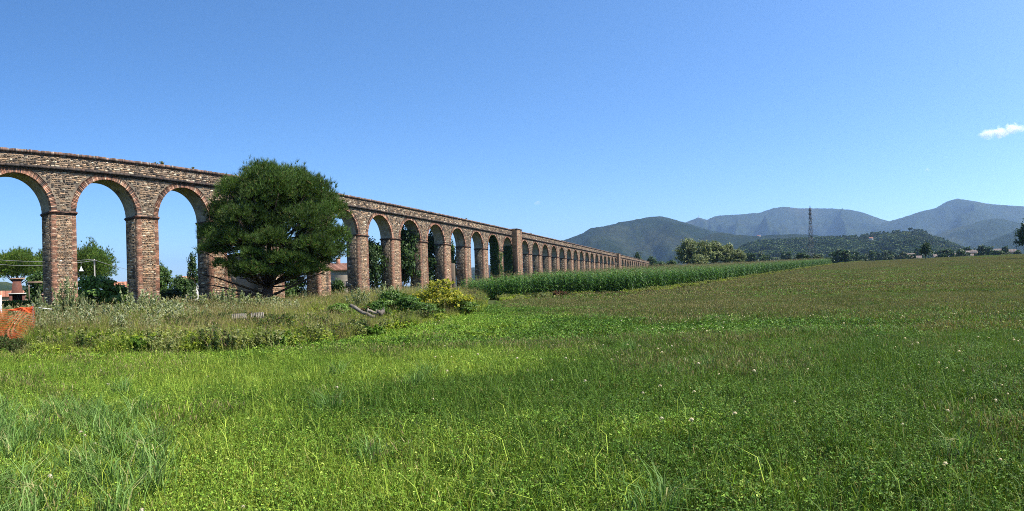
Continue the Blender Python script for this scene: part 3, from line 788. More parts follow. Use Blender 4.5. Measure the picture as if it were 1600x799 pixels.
def lobes_crown(seed, lobes, n, size, pal, elong=1.5, shell=.45, clump=.0):
    """lobes [(x,y,z,rx,ry,rz)]; leaves gathered in twig clumps near each lobe's surface"""
    rg = np.random.default_rng(seed); mb = MB()
    vol = np.array([(l[3] * l[4] * l[5]) ** .67 for l in lobes]); vol /= vol.sum()
    for l, w in zip(lobes, vol):
        nl = int(n * w); k = max(6, nl // 14)
        d = rg.normal(0, 1, (k, 3)); d /= np.linalg.norm(d, axis=1)[:, None]; d[:, 2] = np.where(d[:, 2] < -.55, -d[:, 2] * .6, d[:, 2])
        rad = (1 - shell * rg.random(k) ** 1.6) * (1 + .16 * rg.standard_normal(k))
        cen = d * rad[:, None]
        tw = np.repeat(np.arange(k), 14)[:nl] if nl > k else np.arange(nl)
        q = cen[tw] + rg.normal(0, .13, (len(tw), 3))
        C = np.array(l[:3]) + q * np.array(l[3:6])
        shade = pick(rg, [(1, (1, 1, 1))], k, .16)[tw]
        V, Cc = leaf_quads(rg, C, d[tw], size, pal, elong)
        mb.bulk(V, [(0, 1, 2, 3)], Cc * shade)
    return mb.mesh('crown')

def trunk_mesh(seed, lobes, th, r0, base_spread=1.0, ntr=1):
    rg = np.random.default_rng(seed); mb = MB()
    for t in range(ntr):
        ox, oy = (rg.normal(0, .25, 2) if ntr > 1 else (0, 0))
        top = np.array([ox * 2 + rg.normal(0, .15), oy * 2 + rg.normal(0, .15), th])
        pts = [(ox, oy, -.35), (ox, oy, .05), (ox * 1.2 + rg.normal(0, .05), oy * 1.2, th * .5), tuple(top)]
        mb.tube(pts, [r0 * 1.5, r0 * 1.15, r0 * .85, r0 * .65], 8)
    for l in lobes:
        c = np.array(l[:3]); m_ = (top + c) / 2 + rg.normal(0, .12, 3) * np.linalg.norm(c - top) * .3
        m_[2] -= .1 * np.linalg.norm(c[:2])
        mb.tube([tuple(top - [0, 0, .15]), tuple(m_), tuple(c)], [r0 * .5, r0 * .32, r0 * .12], 5)
        for q in range(3):
            e = c + rg.normal(0, .5, 3) * np.array(l[3:6]); mb.tube([tuple(m_), tuple((m_ + e) / 2 + rg.normal(0, .1, 3)), tuple(e)], [r0 * .22, r0 * .13, r0 * .05], 4)
    return mb.mesh('trunk')

DKG = [(3, (.030, .062, .014)), (2, (.042, .082, .018)), (1, (.060, .105, .024))]
MIDG = [(3, (.045, .085, .018)), (2, (.062, .110, .024)), (1, (.090, .135, .034))]
PALEG = [(3, (.085, .110, .048)), (2, (.120, .145, .068)), (2, (.060, .082, .030)), (1, (.17, .19, .10))]

def rand_lobes(seed, H, W, n, th):
    rg = np.random.default_rng(seed); L_ = []
    for i in range(n):
        a = 2.4 * i + rg.uniform(-.4, .4); f = (i + .5) / n; z = th + (H - th) * (.22 + .62 * f); r = W * .30 * math.sqrt(max(.1, 1 - (2 * f - .85) ** 2)) * rg.uniform(.6, 1.15)
        s = W * rg.uniform(.20, .30)
        L_.append((math.cos(a) * r, math.sin(a) * r, z, s, s, (H - th) * rg.uniform(.16, .24)))
    L_.append((0, 0, H - (H - th) * .2, W * .25, W * .25, (H - th) * .2))
    return L_

def tree_kind(seed, H, W, n, th, leaves, size, pal, r0, ntr=1, elong=1.5):
    lb = rand_lobes(seed, H, W, n, th)
    return lobes_crown(seed, lb, leaves, size, pal, elong), trunk_mesh(seed, lb, th * 1.1, r0, ntr=ntr), H, W

KIND = {
    'round0': tree_kind(21, 8, 7, 9, 1.2, 6500, .26, MIDG, .16), 'round1': tree_kind(22, 8, 6.4, 8, 1.0, 6500, .26, MIDG, .16),
    'dark0': tree_kind(23, 8, 6, 10, .8, 7000, .25, DKG, .15), 'dark1': tree_kind(24, 8, 6.6, 9, 1.0, 7000, .25, DKG, .15),
    'pale0': tree_kind(25, 8, 7, 10, .8, 7500, .25, PALEG, .2), 'pale1': tree_kind(26, 8, 6, 9, .8, 7500, .25, PALEG, .2),
    'shrub0': tree_kind(27, 3, 4, 9, .2, 5200, .17, MIDG, .05, 3), 'shrub1': tree_kind(28, 3, 3.6, 8, .2, 5200, .16, DKG, .05, 3),
    'slim0': tree_kind(29, 8, 2.6, 10, .5, 3500, .2, DKG, .1),
    'farround': tree_kind(31, 8, 7, 7, .8, 1500, .52, MIDG, .18), 'fardark': tree_kind(32, 8, 6.4, 7, .6, 1500, .52, DKG, .18), 'farpale': tree_kind(33, 8, 7.4, 7, .5, 1500, .52, PALEG, .18),
    'lone': tree_kind(34, 8, 5.6, 10, 1.7, 4200, .30, DKG, .17),
}

def tree(kind, name, deg, R, ztop, width, label, cat='tree', group=None, tint=(1, 1, 1), rz=None, sink=0.0):
    crown, trunk, H, W = KIND[kind]
    x, y = pos(deg, R); z = tz(x, y) - sink; h = ztop - z
    e = empty(name, (x, y, z), label, cat, group, random.uniform(0, 6.28) if rz is None else rz)
    e.scale = (width / W, width / W, h / H)
    for nm, me, mt in (('trunk', trunk, M['bark']), ('crown', crown, M['leaf'])):
        o = obj(nm, me, mt, e); o.color = (*tint, 1)
    return e

# ---- the big pine in front of the arches
def tufts(rg, C, dirs, nn, ln, wd, pal, spread=.55):
    """needle tufts: nn blades fanning from each point"""
    n = len(C); C2 = np.repeat(C, nn, 0); D = np.repeat(dirs, nn, 0) + rg.normal(0, spread, (n * nn, 3))
    D /= np.linalg.norm(D, axis=1)[:, None]; l = (ln * rg.uniform(.7, 1.25, n * nn))[:, None]
    s = np.cross(D, rg.normal(0, 1, (n * nn, 3))); s /= np.linalg.norm(s, axis=1)[:, None] + 1e-9
    shade = np.repeat(pick(rg, [(1, (1, 1, 1))], n, .2), nn, 0)
    return np.stack([C2 - s * wd, C2 + s * wd, C2 + D * l], 1), pick(rg, pal, n * nn, .18) * shade

PINE = [(4, (.046, .092, .018)), (3, (.068, .124, .023)), (2, (.108, .168, .038)), (.3, (.18, .13, .045))]
def pine_crown(seed, lobes, n, nn, ln, wd, pal=PINE, upb=.55):
    rg = np.random.default_rng(seed); mb = MB()
    vol = np.array([(l[3] * l[4] * l[5]) ** .67 for l in lobes]); vol /= vol.sum()
    for l, w in zip(lobes, vol):
        m_ = int(n * w); d = rg.normal(0, 1, (m_, 3)); d /= np.linalg.norm(d, axis=1)[:, None]
        d[:, 2] = np.where(d[:, 2] < -.4, -d[:, 2], d[:, 2])
        bump = 1 + .16 * np.sin(d[:, 0] * 7 + l[0] * 3) * np.sin(d[:, 1] * 6 + l[1] * 5) + .10 * np.sin(d[:, 2] * 11 + d[:, 0] * 9 + l[2])
        rad = bump * (1 - .5 * rg.random(m_) ** 2.6) * rg.choice([1.0, 1.0, 1.0, 1.22], m_)
        C = np.array(l[:3]) + d * rad[:, None] * np.array(l[3:6])
        dr = d * .75 + np.array([0, 0, upb]); dr /= np.linalg.norm(dr, axis=1)[:, None]
        V, Cc = tufts(rg, C, dr, nn, ln, wd, pal, .42); Cc = Cc * rg.uniform(.72, 1.3); mb.bulk(V, [(0, 1, 2)], Cc)
    return mb.mesh('crown')

def big_pine():
    deg, R = -43.72, 41.5
    x, y = pos(deg, R); z = tz(x, y)
    a = math.radians(deg); rt = np.array([math.cos(a), -math.sin(a), 0]); fw = np.array([math.sin(a), math.cos(a), 0])
    e = empty('pine_tree', (x, y, z), 'big dark round crowned pine standing in front of the arches', 'tree')
    # (sideways, depth, height, half width, half depth, half height) in metres about the trunk
    L_ = [(-.7, 0, 9.1, 2.3, 2.3, 1.55), (1.2, .3, 8.9, 2.2, 2.2, 1.5), (2.9, -.2, 8.0, 1.9, 2.1, 1.5), (-2.0, .2, 8.2, 1.7, 2.0, 1.5), (.3, -1.6, 7.8, 2.5, 1.6, 1.7),
          (4.1, .2, 6.7, 1.5, 1.9, 1.6), (3.1, -1.7, 6.0, 1.9, 1.5, 1.5), (-2.9, -.3, 6.8, 1.4, 1.7, 1.1), (-3.5, .2, 5.6, .95, 1.2, .75), (-1.4, -2.3, 6.3, 1.8, 1.3, 1.2),
          (4.6, -.4, 5.0, 1.1, 1.6, 1.0), (2.6, -2.4, 4.6, 1.9, 1.3, 1.0), (.3, -2.9, 4.7, 1.6, 1.1, .95), (-3.4, -1.4, 4.4, 1.1, 1.2, .6), (1.0, 2.0, 6.8, 2.6, 1.7, 2.0), (-2.2, 2.0, 6.6, 1.8, 1.6, 1.5), (3.6, 1.9, 5.4, 1.7, 1.5, 1.3),
          (-2.6, -1.9, 3.4, .9, .9, .5), (.9, -2.3, 3.5, 1.5, 1.2, .75), (1.6, -2.2, 2.8, 1.4, 1.0, .5), (-1.7, -2.1, 2.8, 1.2, 1.0, .5), (3.2, -1.2, 2.9, 1.2, 1.0, .5), (.2, -2.4, 2.9, 1.2, .9, .45), (2.6, -2.1, 3.3, 1.5, 1.2, .65), (-.9, -2.7, 3.1, 1.2, 1.0, .65), (3.7, .4, 3.6, 1.3, 1.2, .6), (.6, -1.2, 5.6, 2.2, 1.6, 1.3), (-3.4, -.6, 4.7, 1.1, 1.2, .7), (-3.9, -.2, 5.9, .7, 1.0, .6), (-2.2, -2.0, 5.0, 1.5, 1.2, .9), (-1.2, -2.6, 3.9, 1.2, 1.0, .7), (4.9, -.2, 4.2, .9, 1.2, .8), (3.2, .2, 4.2, 1.5, 1.5, .8), (1.6, -2.6, 3.6, 1.5, 1.0, .55), (3.9, -1.2, 3.9, 1.2, 1.1, .6), (0.2, 0.2, 7.2, 2.2, 2.0, 1.6)]
    W = []
    for s, d, h, a_, b_, c_ in L_:
        p = rt * s + fw * d; r_ = (a_ + b_) / 2
        rs = np.random.default_rng(int(1000 + 37 * s + 11 * h))
        for q in range(6):
            v = rs.normal(0, 1, 3); v /= np.linalg.norm(v); v[2] = abs(v[2]) * .9 - .15
            f = rs.uniform(.46, .68); W.append((p[0] + v[0] * r_ * .62, p[1] + v[1] * r_ * .62, h - z * .6 + v[2] * c_ * .6, r_ * f, r_ * f, c_ * f * 1.15))
    o = obj('crown', pine_crown(77, W, 29000, 11, .34, .014, upb=.8), M['needle'], e)
    mb = MB(); rg = np.random.default_rng(5)
    fork = rt * .15 + np.array([0, 0, 2.0])
    mb.tube([(0, 0, -.5), (0, 0, .1), tuple(rt * .05 + np.array([0, 0, 1.0])), tuple(fork)], [.62, .46, .38, .40], 12)
    main = [(rt * -.2 + np.array([0, 0, 5.0]), .24), (rt * 1.0 + fw * -.2 + np.array([0, 0, 4.4]), .26), (rt * .4 + fw * .7 + np.array([0, 0, 5.2]), .2)]
    for m_, r_ in main: mb.tube([tuple(fork - [0, 0, .2]), tuple((fork + m_) / 2 + rg.normal(0, .12, 3)), tuple(m_)], [r_ * 1.1, r_ * .85, r_ * .65], 8)
    for w in W:
        c = np.array(w[:3]); src, r_ = min(main, key=lambda q: np.linalg.norm(q[0] - c) if c[2] > 4.5 else 1e3 + np.linalg.norm(q[0] - c))
        if c[2] < 5.0: src = fork + np.array([0, 0, .2])
        m_ = (src + c) / 2 + rg.normal(0, .2, 3); m_[2] -= .1
        if c[2] < 5.0 and rg.random() < .7: continue
        mb.tube([tuple(src), tuple(m_), tuple(c)], [.10, .07, .03] if c[2] > 5 else [.06, .045, .02], 6)
        for q in range(2):
            t = rg.uniform(.35, 1); s0 = m_ * (1 - t) + c * t; en = c + rg.normal(0, .55, 3) * np.array(w[3:6])
            mb.tube([tuple(s0), tuple((s0 + en) / 2 + rg.normal(0, .08, 3)), tuple(en)], [.04, .028, .01], 4)
    # low bare boughs reaching out left and right
    for s, d, h in ((-4.6, -.9, 2.55), (-3.0, -1.6, 1.7), (4.4, -1.0, 3.2), (-5.0, .4, 3.4), (-2.0, -1.0, .9)):
        en = rt * s + fw * d + np.array([0, 0, h]); s0 = fork - np.array([0, 0, .35 + rg.random() * .2])
        mb.tube([tuple(s0), tuple(s0 * .6 + en * .4 + np.array([0, 0, .05])), tuple(s0 * .25 + en * .75 + np.array([0, 0, .1])), tuple(en)], [.11, .075, .05, .02], 6)
        for q in range(7):
            t = rg.uniform(.5, 1); b0 = s0 * (1 - t) + en * t; e2 = b0 + rg.normal(0, .45, 3); mb.tube([tuple(b0), tuple(e2)], [.025, .008], 4)
    obj('trunk', mb.mesh('trunk', True), M['bark'], e)
big_pine()

def umbrella_pine(deg, R, ztop, width, zb, label, seed, tint=(1.35, 1.3, 1.1)):
    x, y = pos(deg, R); z = tz(x, y); e = empty('umbrella_pine', (x, y, z), label, 'tree', 'umbrella pines behind the arches'); h = ztop - z; cb = zb - z
    rg = np.random.default_rng(seed); L_ = []
    for i in range(15):
        a = 2.4 * i; r = width * .38 * math.sqrt((i + .3) / 15); s = width * rg.uniform(.15, .21)
        L_.append((math.cos(a) * r, math.sin(a) * r, cb + (h - cb) * (.56 - .38 * (r / (width * .5)) + rg.uniform(-.08, .08)), s, s, (h - cb) * rg.uniform(.36, .48)))
    o = obj('crown', pine_crown(seed, L_, 8200, 10, .34, .024), M['needle'], e); o.color = (*tint, 1)
    mb = MB(); f = np.array([.2, 0, cb * .8])
    mb.tube([(0, 0, -.4), (.05, 0, cb * .4), tuple(f)], [.26, .2, .17], 8)
    for l in L_:
        c = np.array(l[:3]); m_ = (f + c) / 2 + rg.normal(0, .12, 3); m_[2] -= .15; mb.tube([tuple(f), tuple(m_), tuple(c)], [.09, .06, .025], 5)
    obj('trunk', mb.mesh('trunk', True), M['bark'], e)
umbrella_pine(-67.88, 75, 7.62, 6.8, 3.87, 'umbrella pine with bare trunk, seen in the first arch above the brick hood', 81)
umbrella_pine(-71.99, 84, 8.27, 8.5, 3.16, 'umbrella pine cut off by the picture edge beyond the orange net', 82)
umbrella_pine(-64.15, 80, 8.26, 6.6, 3.91, 'umbrella pine mostly hidden behind the leftmost pier', 83)
umbrella_pine(-60.78, 82, 8.59, 7.4, 3.15, 'umbrella pine with wide dome in the second arch, left of the utility pole', 84)

# ---- trees and shrubs behind the arches
tree('shrub0', 'fig_shrub', -60.16, 49, 3.23, 4.6, 'big leafy dark green shrub filling the foot of the second arch', 'shrub', tint=(1.9, 1.9, 1.6))
tree('shrub1', 'fig_shrub', -57.98, 51, 2.42, 2.8, 'low yellowish green shrub beside the second pier, below the red roof', 'shrub', tint=(2.2, 2.0, 1.4))
tree('dark0', 'leafy_tree', -65.89, 60, 4.1, 3.0, 'bushy green tree tight against the leftmost pier, right of the brick hood', 'tree', tint=(1.4, 1.4, 1.3))
tree('shrub1', 'leafy_tree', -64.89, 52, 2.68, 2.4, 'dark shrub behind the brick gate post at the leftmost pier', 'shrub', tint=(.9, 1, .9))
tree('round0', 'leafy_tree', -53.81, 58, 4.5, 2.6, 'upright leafy tree just past the second pier, in the third arch', 'tree', tint=(1.0, 1.1, .95))
tree('dark0', 'leafy_tree', -52.0, 66, 3.55, 2.6, 'rounded bush left of the white house in the third arch', 'shrub', tint=(1.3, 1.3, 1.3))
tree('slim0', 'conifer_tree', -50.76, 72, 6.5, 1.6, 'slim dark conifer rising above the white house in the third arch', 'tree')
tree('shrub1', 'hedge_bush', -52.94, 56, 2.01, 3.0, 'dark low bush at the foot of the third arch', 'shrub', tint=(.6, .6, .6))
tree('dark1', 'leafy_tree', -40.98, 60, 3.65, 3.2, 'dark leafy bush seen under the big pine between two piers', 'shrub')
tree('shrub0', 'leafy_tree', -41.79, 55, 1.95, 2.6, 'bright low shrub beside the pier right of the pine trunk', 'shrub', tint=(1.3, 1.3, 1.1))
tree('shrub1', 'leafy_tree', -36.68, 62, 2.51, 2.2, 'low shrub below the red roofed house right of the pine', 'shrub', tint=(1.2, 1.2, 1))
tree('dark0', 'leafy_tree', -33.26, 70, 7.37, 3.6, 'tall dark tree in the arch right of the pine, sky above it', 'tree')
tree('dark1', 'leafy_tree', -30.27, 76, 9.56, 5.2, 'tall dark tree filling the slit of the second clear arch from the pine', 'tree')
tree('dark0', 'leafy_tree', -27.9, 84, 9.38, 5.4, 'dark tree in the slit of the third clear arch from the pine', 'tree')
tree('round1', 'leafy_tree', -25.72, 96, 8.91, 3.6, 'lighter green tree in the arch slit above the old plastered wall', 'tree')

# ---- green scrub on the bank between the logs and the corn
for px, R, yt, w, kd, ti, lab in [(-31.39, 29, 1.47, 1.7, 'shrub0', (1.6, 1.6, 1.3), 'low green bush right of the logs on the bank'), (-29.64, 27.5, 1.22, 1.6, 'shrub1', (1.9, 1.9, 1.4), 'dark green scrub at the pine side of the yellow bush'), (-28.15, 27, 0.85, 1.7, 'shrub0', (1.5, 1.5, 1.2), 'green scrub at the foot of the yellow bush'), (-24.91, 29.5, 1.05, 1.8, 'shrub1', (2.2, 2.0, 1.4), 'brownish green scrub at the corn side of the yellow bush'), (-32.88, 26, 1.06, 1.2, 'shrub1', (1.9, 1.9, 1.4), 'small green bush just behind the logs'), (-36.62, 27, 0.97, 1.5, 'shrub0', (1.8, 1.8, 1.3), 'low bright bush on the bank left of the logs'), (-23.29, 37, 0.94, 1.7, 'shrub0', (1.6, 1.5, 1.2), 'green scrub touching the near corner of the corn')]:
    tree(kd, 'scrub_bush', px, R, yt, w, lab, 'shrub', 'green scrub on the bank', tint=ti, sink=.05)

# ---- middle distance and far trees
tree('slim0', 'conifer_tree', -7.41, 330, 17.01, 6.0, 'dark conifer with pointed top above the far end of the aqueduct', 'tree')
tree('dark0', 'leafy_tree', -6.1, 330, 14.28, 6.5, 'dark spreading tree where the aqueduct ends', 'tree')
for i, (px, R, yt, w, lab) in enumerate([(-5.23, 300, 10.39, 9, 'low dark bush just past the end of the aqueduct'), (-4.11, 280, 10.26, 8, 'low green bush against the foot of the tallest willow')]):
    tree('round1', 'leafy_tree', px, R, yt, w, lab, 'shrub')
for px, R, yt, w, kd, lab in [(-2.37, 212, 15.59, 10.5, 'pale0', 'tallest silvery willow at the aqueduct side of the willow clump'), (-1.0, 206, 14.38, 8.5, 'pale1', 'silvery willow second from the aqueduct in the clump beyond the corn'), (-1.49, 196, 9.34, 7, 'pale0', 'low pale willow bush in front of the willow clump'), (0.25, 214, 14.51, 8, 'pale1', 'silvery willow with narrow upright crown, third from the aqueduct'), (1.31, 216, 13.58, 7.5, 'pale0', 'greener willow, fourth in the clump from the aqueduct'), (2.37, 218, 11.68, 6.5, 'pale1', 'smallest willow at the pylon side of the clump')]:
    tree(kd, 'willow_tree', px, R, yt, w, lab, 'tree', 'willow clump beyond the corn', tint=(1.75, 1.65, 1.4))
tree('lone', 'lone_tree', 20.61, 205, 11.87, 4.6, 'small lone dark tree standing on the meadow crest', 'tree', tint=(.8, .9, .8))
tree('dark1', 'edge_tree', 30.52, 150, 13.96, 6.4, 'large dark tree at the picture edge on the meadow crest', 'tree', tint=(.75, .8, .75))
tree('fardark', 'leafy_tree', 8.47, 300, 12.63, 8.5, 'dark round bush left of the pylon foot', 'shrub')
tree('farpale', 'leafy_tree', 9.96, 300, 12.1, 8.0, 'paler round bush under the pylon', 'shrub', tint=(.8, .85, .7))
tree('farpale', 'leafy_tree', 6.6, 300, 9.31, 11, 'low pale bush between the willows and the pylon', 'shrub')
tree('farround', 'leafy_tree', 12.83, 330, 14.87, 11, 'broad green tree right of the pylon below the hill', 'tree', tint=(.8, .85, .8))
tree('fardark', 'leafy_tree', 11.33, 320, 10.86, 6, 'small dark bush just right of the pylon', 'shrub')
rg_t = np.random.default_rng(404)
for i in range(62):
    px = 1165 + i * 7.0 + rg_t.uniform(-4, 4)
    if 1436 < px < 1460: continue
    R = rg_t.uniform(360, 620); deg = (px - 1116) * .06228
    yt = 400 - (px - 1165) * .028 + rg_t.uniform(-6, 7)
    hz = 442.7 - 27.6 * math.sin((px - 800) / 920)
    tree(('farround', 'fardark', 'fardark', 'farpale')[i % 4], 'treeline_tree', deg, R, (hz - yt) / 920 * R + 1.65, rg_t.uniform(7, 13) * R / 450, 'rounded green tree of the far treeline along the foot of the hills', 'tree', 'far treeline trees', tint=(.75, .8, .75) if i % 2 else (.9, .9, .85))
for px, R, yt, w, kd, lab in [(23.98, 400, 16.71, 8, 'fardark', 'dark round tree in the village, first right of the lone tree'), (26.03, 400, 19.02, 10, 'fardark', 'tallest dark broad tree among the village houses'), (26.72, 420, 18.41, 9, 'farround', 'green tree touching the tallest village tree'), (28.34, 410, 18.22, 8, 'fardark', 'dark tree between the village and the picture edge'), (22.36, 380, 13.31, 7, 'farround', 'low bush in front of the village roofs'), (19.43, 385, 13.49, 7, 'fardark', 'dark bush in front of the houses left of the lone tree'), (23.17, 375, 13.85, 6, 'farround', 'round bush between the lone tree and the dark round tree'), (24.72, 385, 13.95, 5, 'fardark', 'small dark tree below the broadest village roof'), (27.4, 380, 14.66, 8, 'farround', 'wide green bush right of the tallest village tree')]:
    tree(kd, 'village_tree', px, R, yt, w, lab, 'tree', 'village trees', tint=(.8, .85, .8))
# ---- wooded cover of the near hill and the skyline of the mid mountain
def hill_wood():
    vs = []
    for s in range(4):
        rg = np.random.default_rng(600 + s); L_ = [(rg.normal(0, 1.2), rg.normal(0, 1.2), 2.5 + rg.random() * 3, 2.4, 2.4, 2.2) for _ in range(3)]
        vs.append((lobes_crown(600 + s, L_, 150, 1.5, (DKG, MIDG, DKG, PALEG)[s], 1.2), M['wood_far']))
    X, Y, Zh = hillE[1]; rg = np.random.default_rng(17)
    n1, n2 = X.shape; k = 16000
    i = rg.uniform(0, n1 - 1.01, k); j = rg.uniform(4, 92, k); i0 = i.astype(int); j0 = j.astype(int); fi = i - i0; fj = j - j0
    lerp = lambda G: (G[i0, j0] * (1 - fi) + G[i0 + 1, j0] * fi) * (1 - fj) + (G[i0, j0 + 1] * (1 - fi) + G[i0 + 1, j0 + 1] * fi) * fj
    x, y, z = lerp(X), lerp(Y), lerp(Zh)
    cl = fbm(x * .009, y * .009, 5, 3); m_ = (cl > .36) | (rg.random(k) < .12)
    x, y, z, cl = x[m_], y[m_], z[m_], cl[m_]; n = len(x)
    scatter('hill_wood', vs, np.stack([x, y, z - .8], -1), rg.uniform(0, 6.28, n), rg.uniform(.7, 1.6, n), np.where(cl > .5, rg.integers(0, 3, n), rg.integers(1, 4, n)), 'dense wood covering the near green hill', 'wood')
hill_wood()

# ================================================================ IVY
def ivy():
    rg = np.random.default_rng(12); mb = MB()
    y12 = 10.26 + 12 * PITCH
    def sheet(n, f):
        C, nr = f(n); V, Cc = leaf_quads(rg, C, nr, .17, DKG, 1.2, .6); mb.bulk(V, [(0, 1, 2, 3)], Cc)
    def reveal(y, dz):
        def g(n):
            z = Z0 + (ZI + dz - Z0) * rg.random(n) ** .9; d = rg.random(n) * TH
            return np.stack([FX - d, y - .08 - .25 * rg.random(n) * np.sin(z * 1.7 + d * 3) ** 2, z], -1), np.tile([0, -1.0, 0], (n, 1))
        return g
    sheet(5200, reveal(y12, .9)); sheet(5200, reveal(BUTTS[0] - .15, 1.2)); sheet(3000, reveal(BUTTS[0] - .17, .5))
    def soff(n):
        a = np.pi * rg.uniform(0.0, 1.0, n) ** .8; d = rg.random(n) * TH; c = y12 - RAD; r = RAD - .12 * rg.random(n)
        return np.stack([FX - d, c + r * np.cos(a), ZI + r * np.sin(a)], -1), np.stack([np.zeros(n), -np.cos(a), -np.sin(a)], -1)
    sheet(2600, soff)
    def front(n):
        z = Z0 + (ZI - .3 - Z0) * rg.random(n); w = .5 + .5 * np.sin(z * 2.1)
        u = np.clip(rg.normal(.55, .35, n) * (.6 + .8 * w), -.1, WP)
        return np.stack([FX + .06 + .12 * rg.random(n), y12 + u, z], -1), np.tile([1.0, 0, 0], (n, 1))
    C, nr = front(1500); V, Cc = leaf_quads(rg, C, nr, .15, MIDG, 1.2, .5); mb.bulk(V, [(0, 1, 2, 3)], Cc)
    o = obj('ivy', mb.mesh('ivy'), M['leaf']); tag(o, 'dark ivy climbing two piers beside the first buttress', 'ivy')
ivy()

# ================================================================ CORN
def corn_plant(seed):
    rg = np.random.default_rng(seed); mb = MB(); H = rg.uniform(1.85, 2.15)
    mb.tube([(0, 0, -.05), (.01, 0, H * .5), (.02, .01, H)], [.014, .011, .005], 4, (.10, .16, .04))
    a0 = rg.uniform(0, 6.28)
    for k in range(12):
        z = .15 + (H - .2) * k / 12; a = a0 + math.pi * k + rg.normal(0, .35); ln = rg.uniform(.55, .85) * (1 - .25 * abs(k - 6) / 6); rise = rg.uniform(.55, .95)
        d = np.array([math.cos(a), math.sin(a), 0]); s = np.array([-math.sin(a), math.cos(a), 0]); w = rg.uniform(.035, .05)
        P = []; t = [0, .25, .5, .75, 1]
        for q in t:
            P.append(np.array([0, 0, z]) + d * ln * (q * (1 - .1 * q)) + np.array([0, 0, ln * (rise * q * 1.1 - 1.25 * q * q * rise)]))
        ww = [.5, 1, 1, .7, .05]; V = []
        for p_, q in zip(P, ww): V += [p_ - s * w * q + [0, 0, .012 * q], p_ + s * w * q + [0, 0, .012 * q]]
        c = pick(rg, [(3, (.028, .082, .007)), (2, (.044, .110, .010)), (.8, (.10, .18, .03))], 1, .15)[0]
        mb.add(V, [(2 * i, 2 * i + 1, 2 * i + 3, 2 * i + 2) for i in range(4)], c)
    for k in range(3):
        a = rg.uniform(0, 6.28); mb.tube([(.02, .01, H - .02), (.02 + .07 * math.cos(a), .07 * math.sin(a), H + rg.uniform(.12, .22))], [.006, .003], 3, (.22, .19, .08))
    return mb.mesh('corn')

def corn_field():
    vs = [(corn_plant(700 + i), M['corn']) for i in range(6)]
    rg = np.random.default_rng(19); X = []; Y = []
    y = 44.0
    rows = np.arange(0.25, 46, .72)
    for q in rows:          # rows run parallel to the field edge
        yy = np.arange(40, 250, .21)
        xx = boundary_x(yy) - .5 - q * 1.05
        yy = yy + rg.normal(0, .04, len(yy)); xx = xx + rg.normal(0, .05, len(xx))
        if q > 9: keep = rg.random(len(yy)) < (.5 if q < 20 else .22)
        else: keep = np.ones(len(yy), bool)
        X.append(xx[keep]); Y.append(yy[keep])
    X = np.concatenate(X); Y = np.concatenate(Y)
    az = np.arctan2(X, Y)
    m_ = (X > FX + 3.5) & (az > -23.54 * math.pi / 180 + .02 * np.sin(Y)) & (np.hypot(X, Y) < 200) & (Y > 46 + .5 * np.sin(X * 2))
    X, Y = X[m_], Y[m_]; n = len(X)
    far = np.hypot(X, Y) > 95
    sc = rg.uniform(.86, 1.18, n) * (.88 + .32 * fbm(X * .25, Y * .25, 14, 3))
    scatter('corn_field', vs, np.stack([X, Y, terrain(X, Y) - .02], -1), rg.uniform(0, 6.28, n), sc, rg.integers(0, 6, n), 'tall dark green corn crop between the meadow and the aqueduct', 'corn', rg.normal(0, .08, (n, 2)))
corn_field()

# ================================================================ WEEDS
YGREEN = [(3, (0.228, 0.294, 0.043)), (2, (0.150, 0.222, 0.031)), (2, (0.300, 0.330, 0.070)), (.8, (0.372, 0.324, 0.120))]
SILV = [(3, (0.270, 0.305, 0.167)), (2, (0.345, 0.374, 0.230)), (2, (0.172, 0.218, 0.098)), (1, (0.437, 0.454, 0.322))]
TAN = [(3, (0.338, 0.269, 0.144)), (2, (0.250, 0.194, 0.094)), (2, (0.213, 0.206, 0.075)), (1, (0.425, 0.350, 0.200)), (1, (0.237, 0.144, 0.094))]

def spray_bush(seed, H, W, stems, per, size, pal, stemcol=(.16, .14, .09), elong=2.2):
    """upright stems set with small leaves"""
    rg = np.random.default_rng(seed); mb = MB()
    for s in range(stems):
        a = rg.uniform(0, 6.28); r0 = W * .12 * rg.random(); r1 = W * .5 * math.sqrt(rg.random()); h = H * rg.uniform(.55, 1.0) * (1 - .25 * (r1 / (W * .5)) ** 2)
        p0 = np.array([math.cos(a) * r0, math.sin(a) * r0, -.05]); p2 = np.array([math.cos(a) * r1, math.sin(a) * r1, h]); p1 = p0 * .45 + p2 * .55; p1[:2] *= .8
        mb.tube([tuple(p0), tuple(p1), tuple(p2)], [.010, .007, .003], 3, stemcol, cap=False)
        t = rg.uniform(.22, 1.0, per)[:, None]; C = (1 - t) ** 2 * p0 + 2 * t * (1 - t) * p1 + t ** 2 * p2
        off = rg.normal(0, 1, (per, 3)); off /= np.linalg.norm(off, axis=1)[:, None]
        C = C + off * (.05 + .10 * (1 - t)) * rg.random((per, 1))
        V, Cc = leaf_quads(rg, C, off, size, pal, elong, .35); mb.bulk(V, [(0, 1, 2, 3)], Cc)
    return mb.mesh('bush')

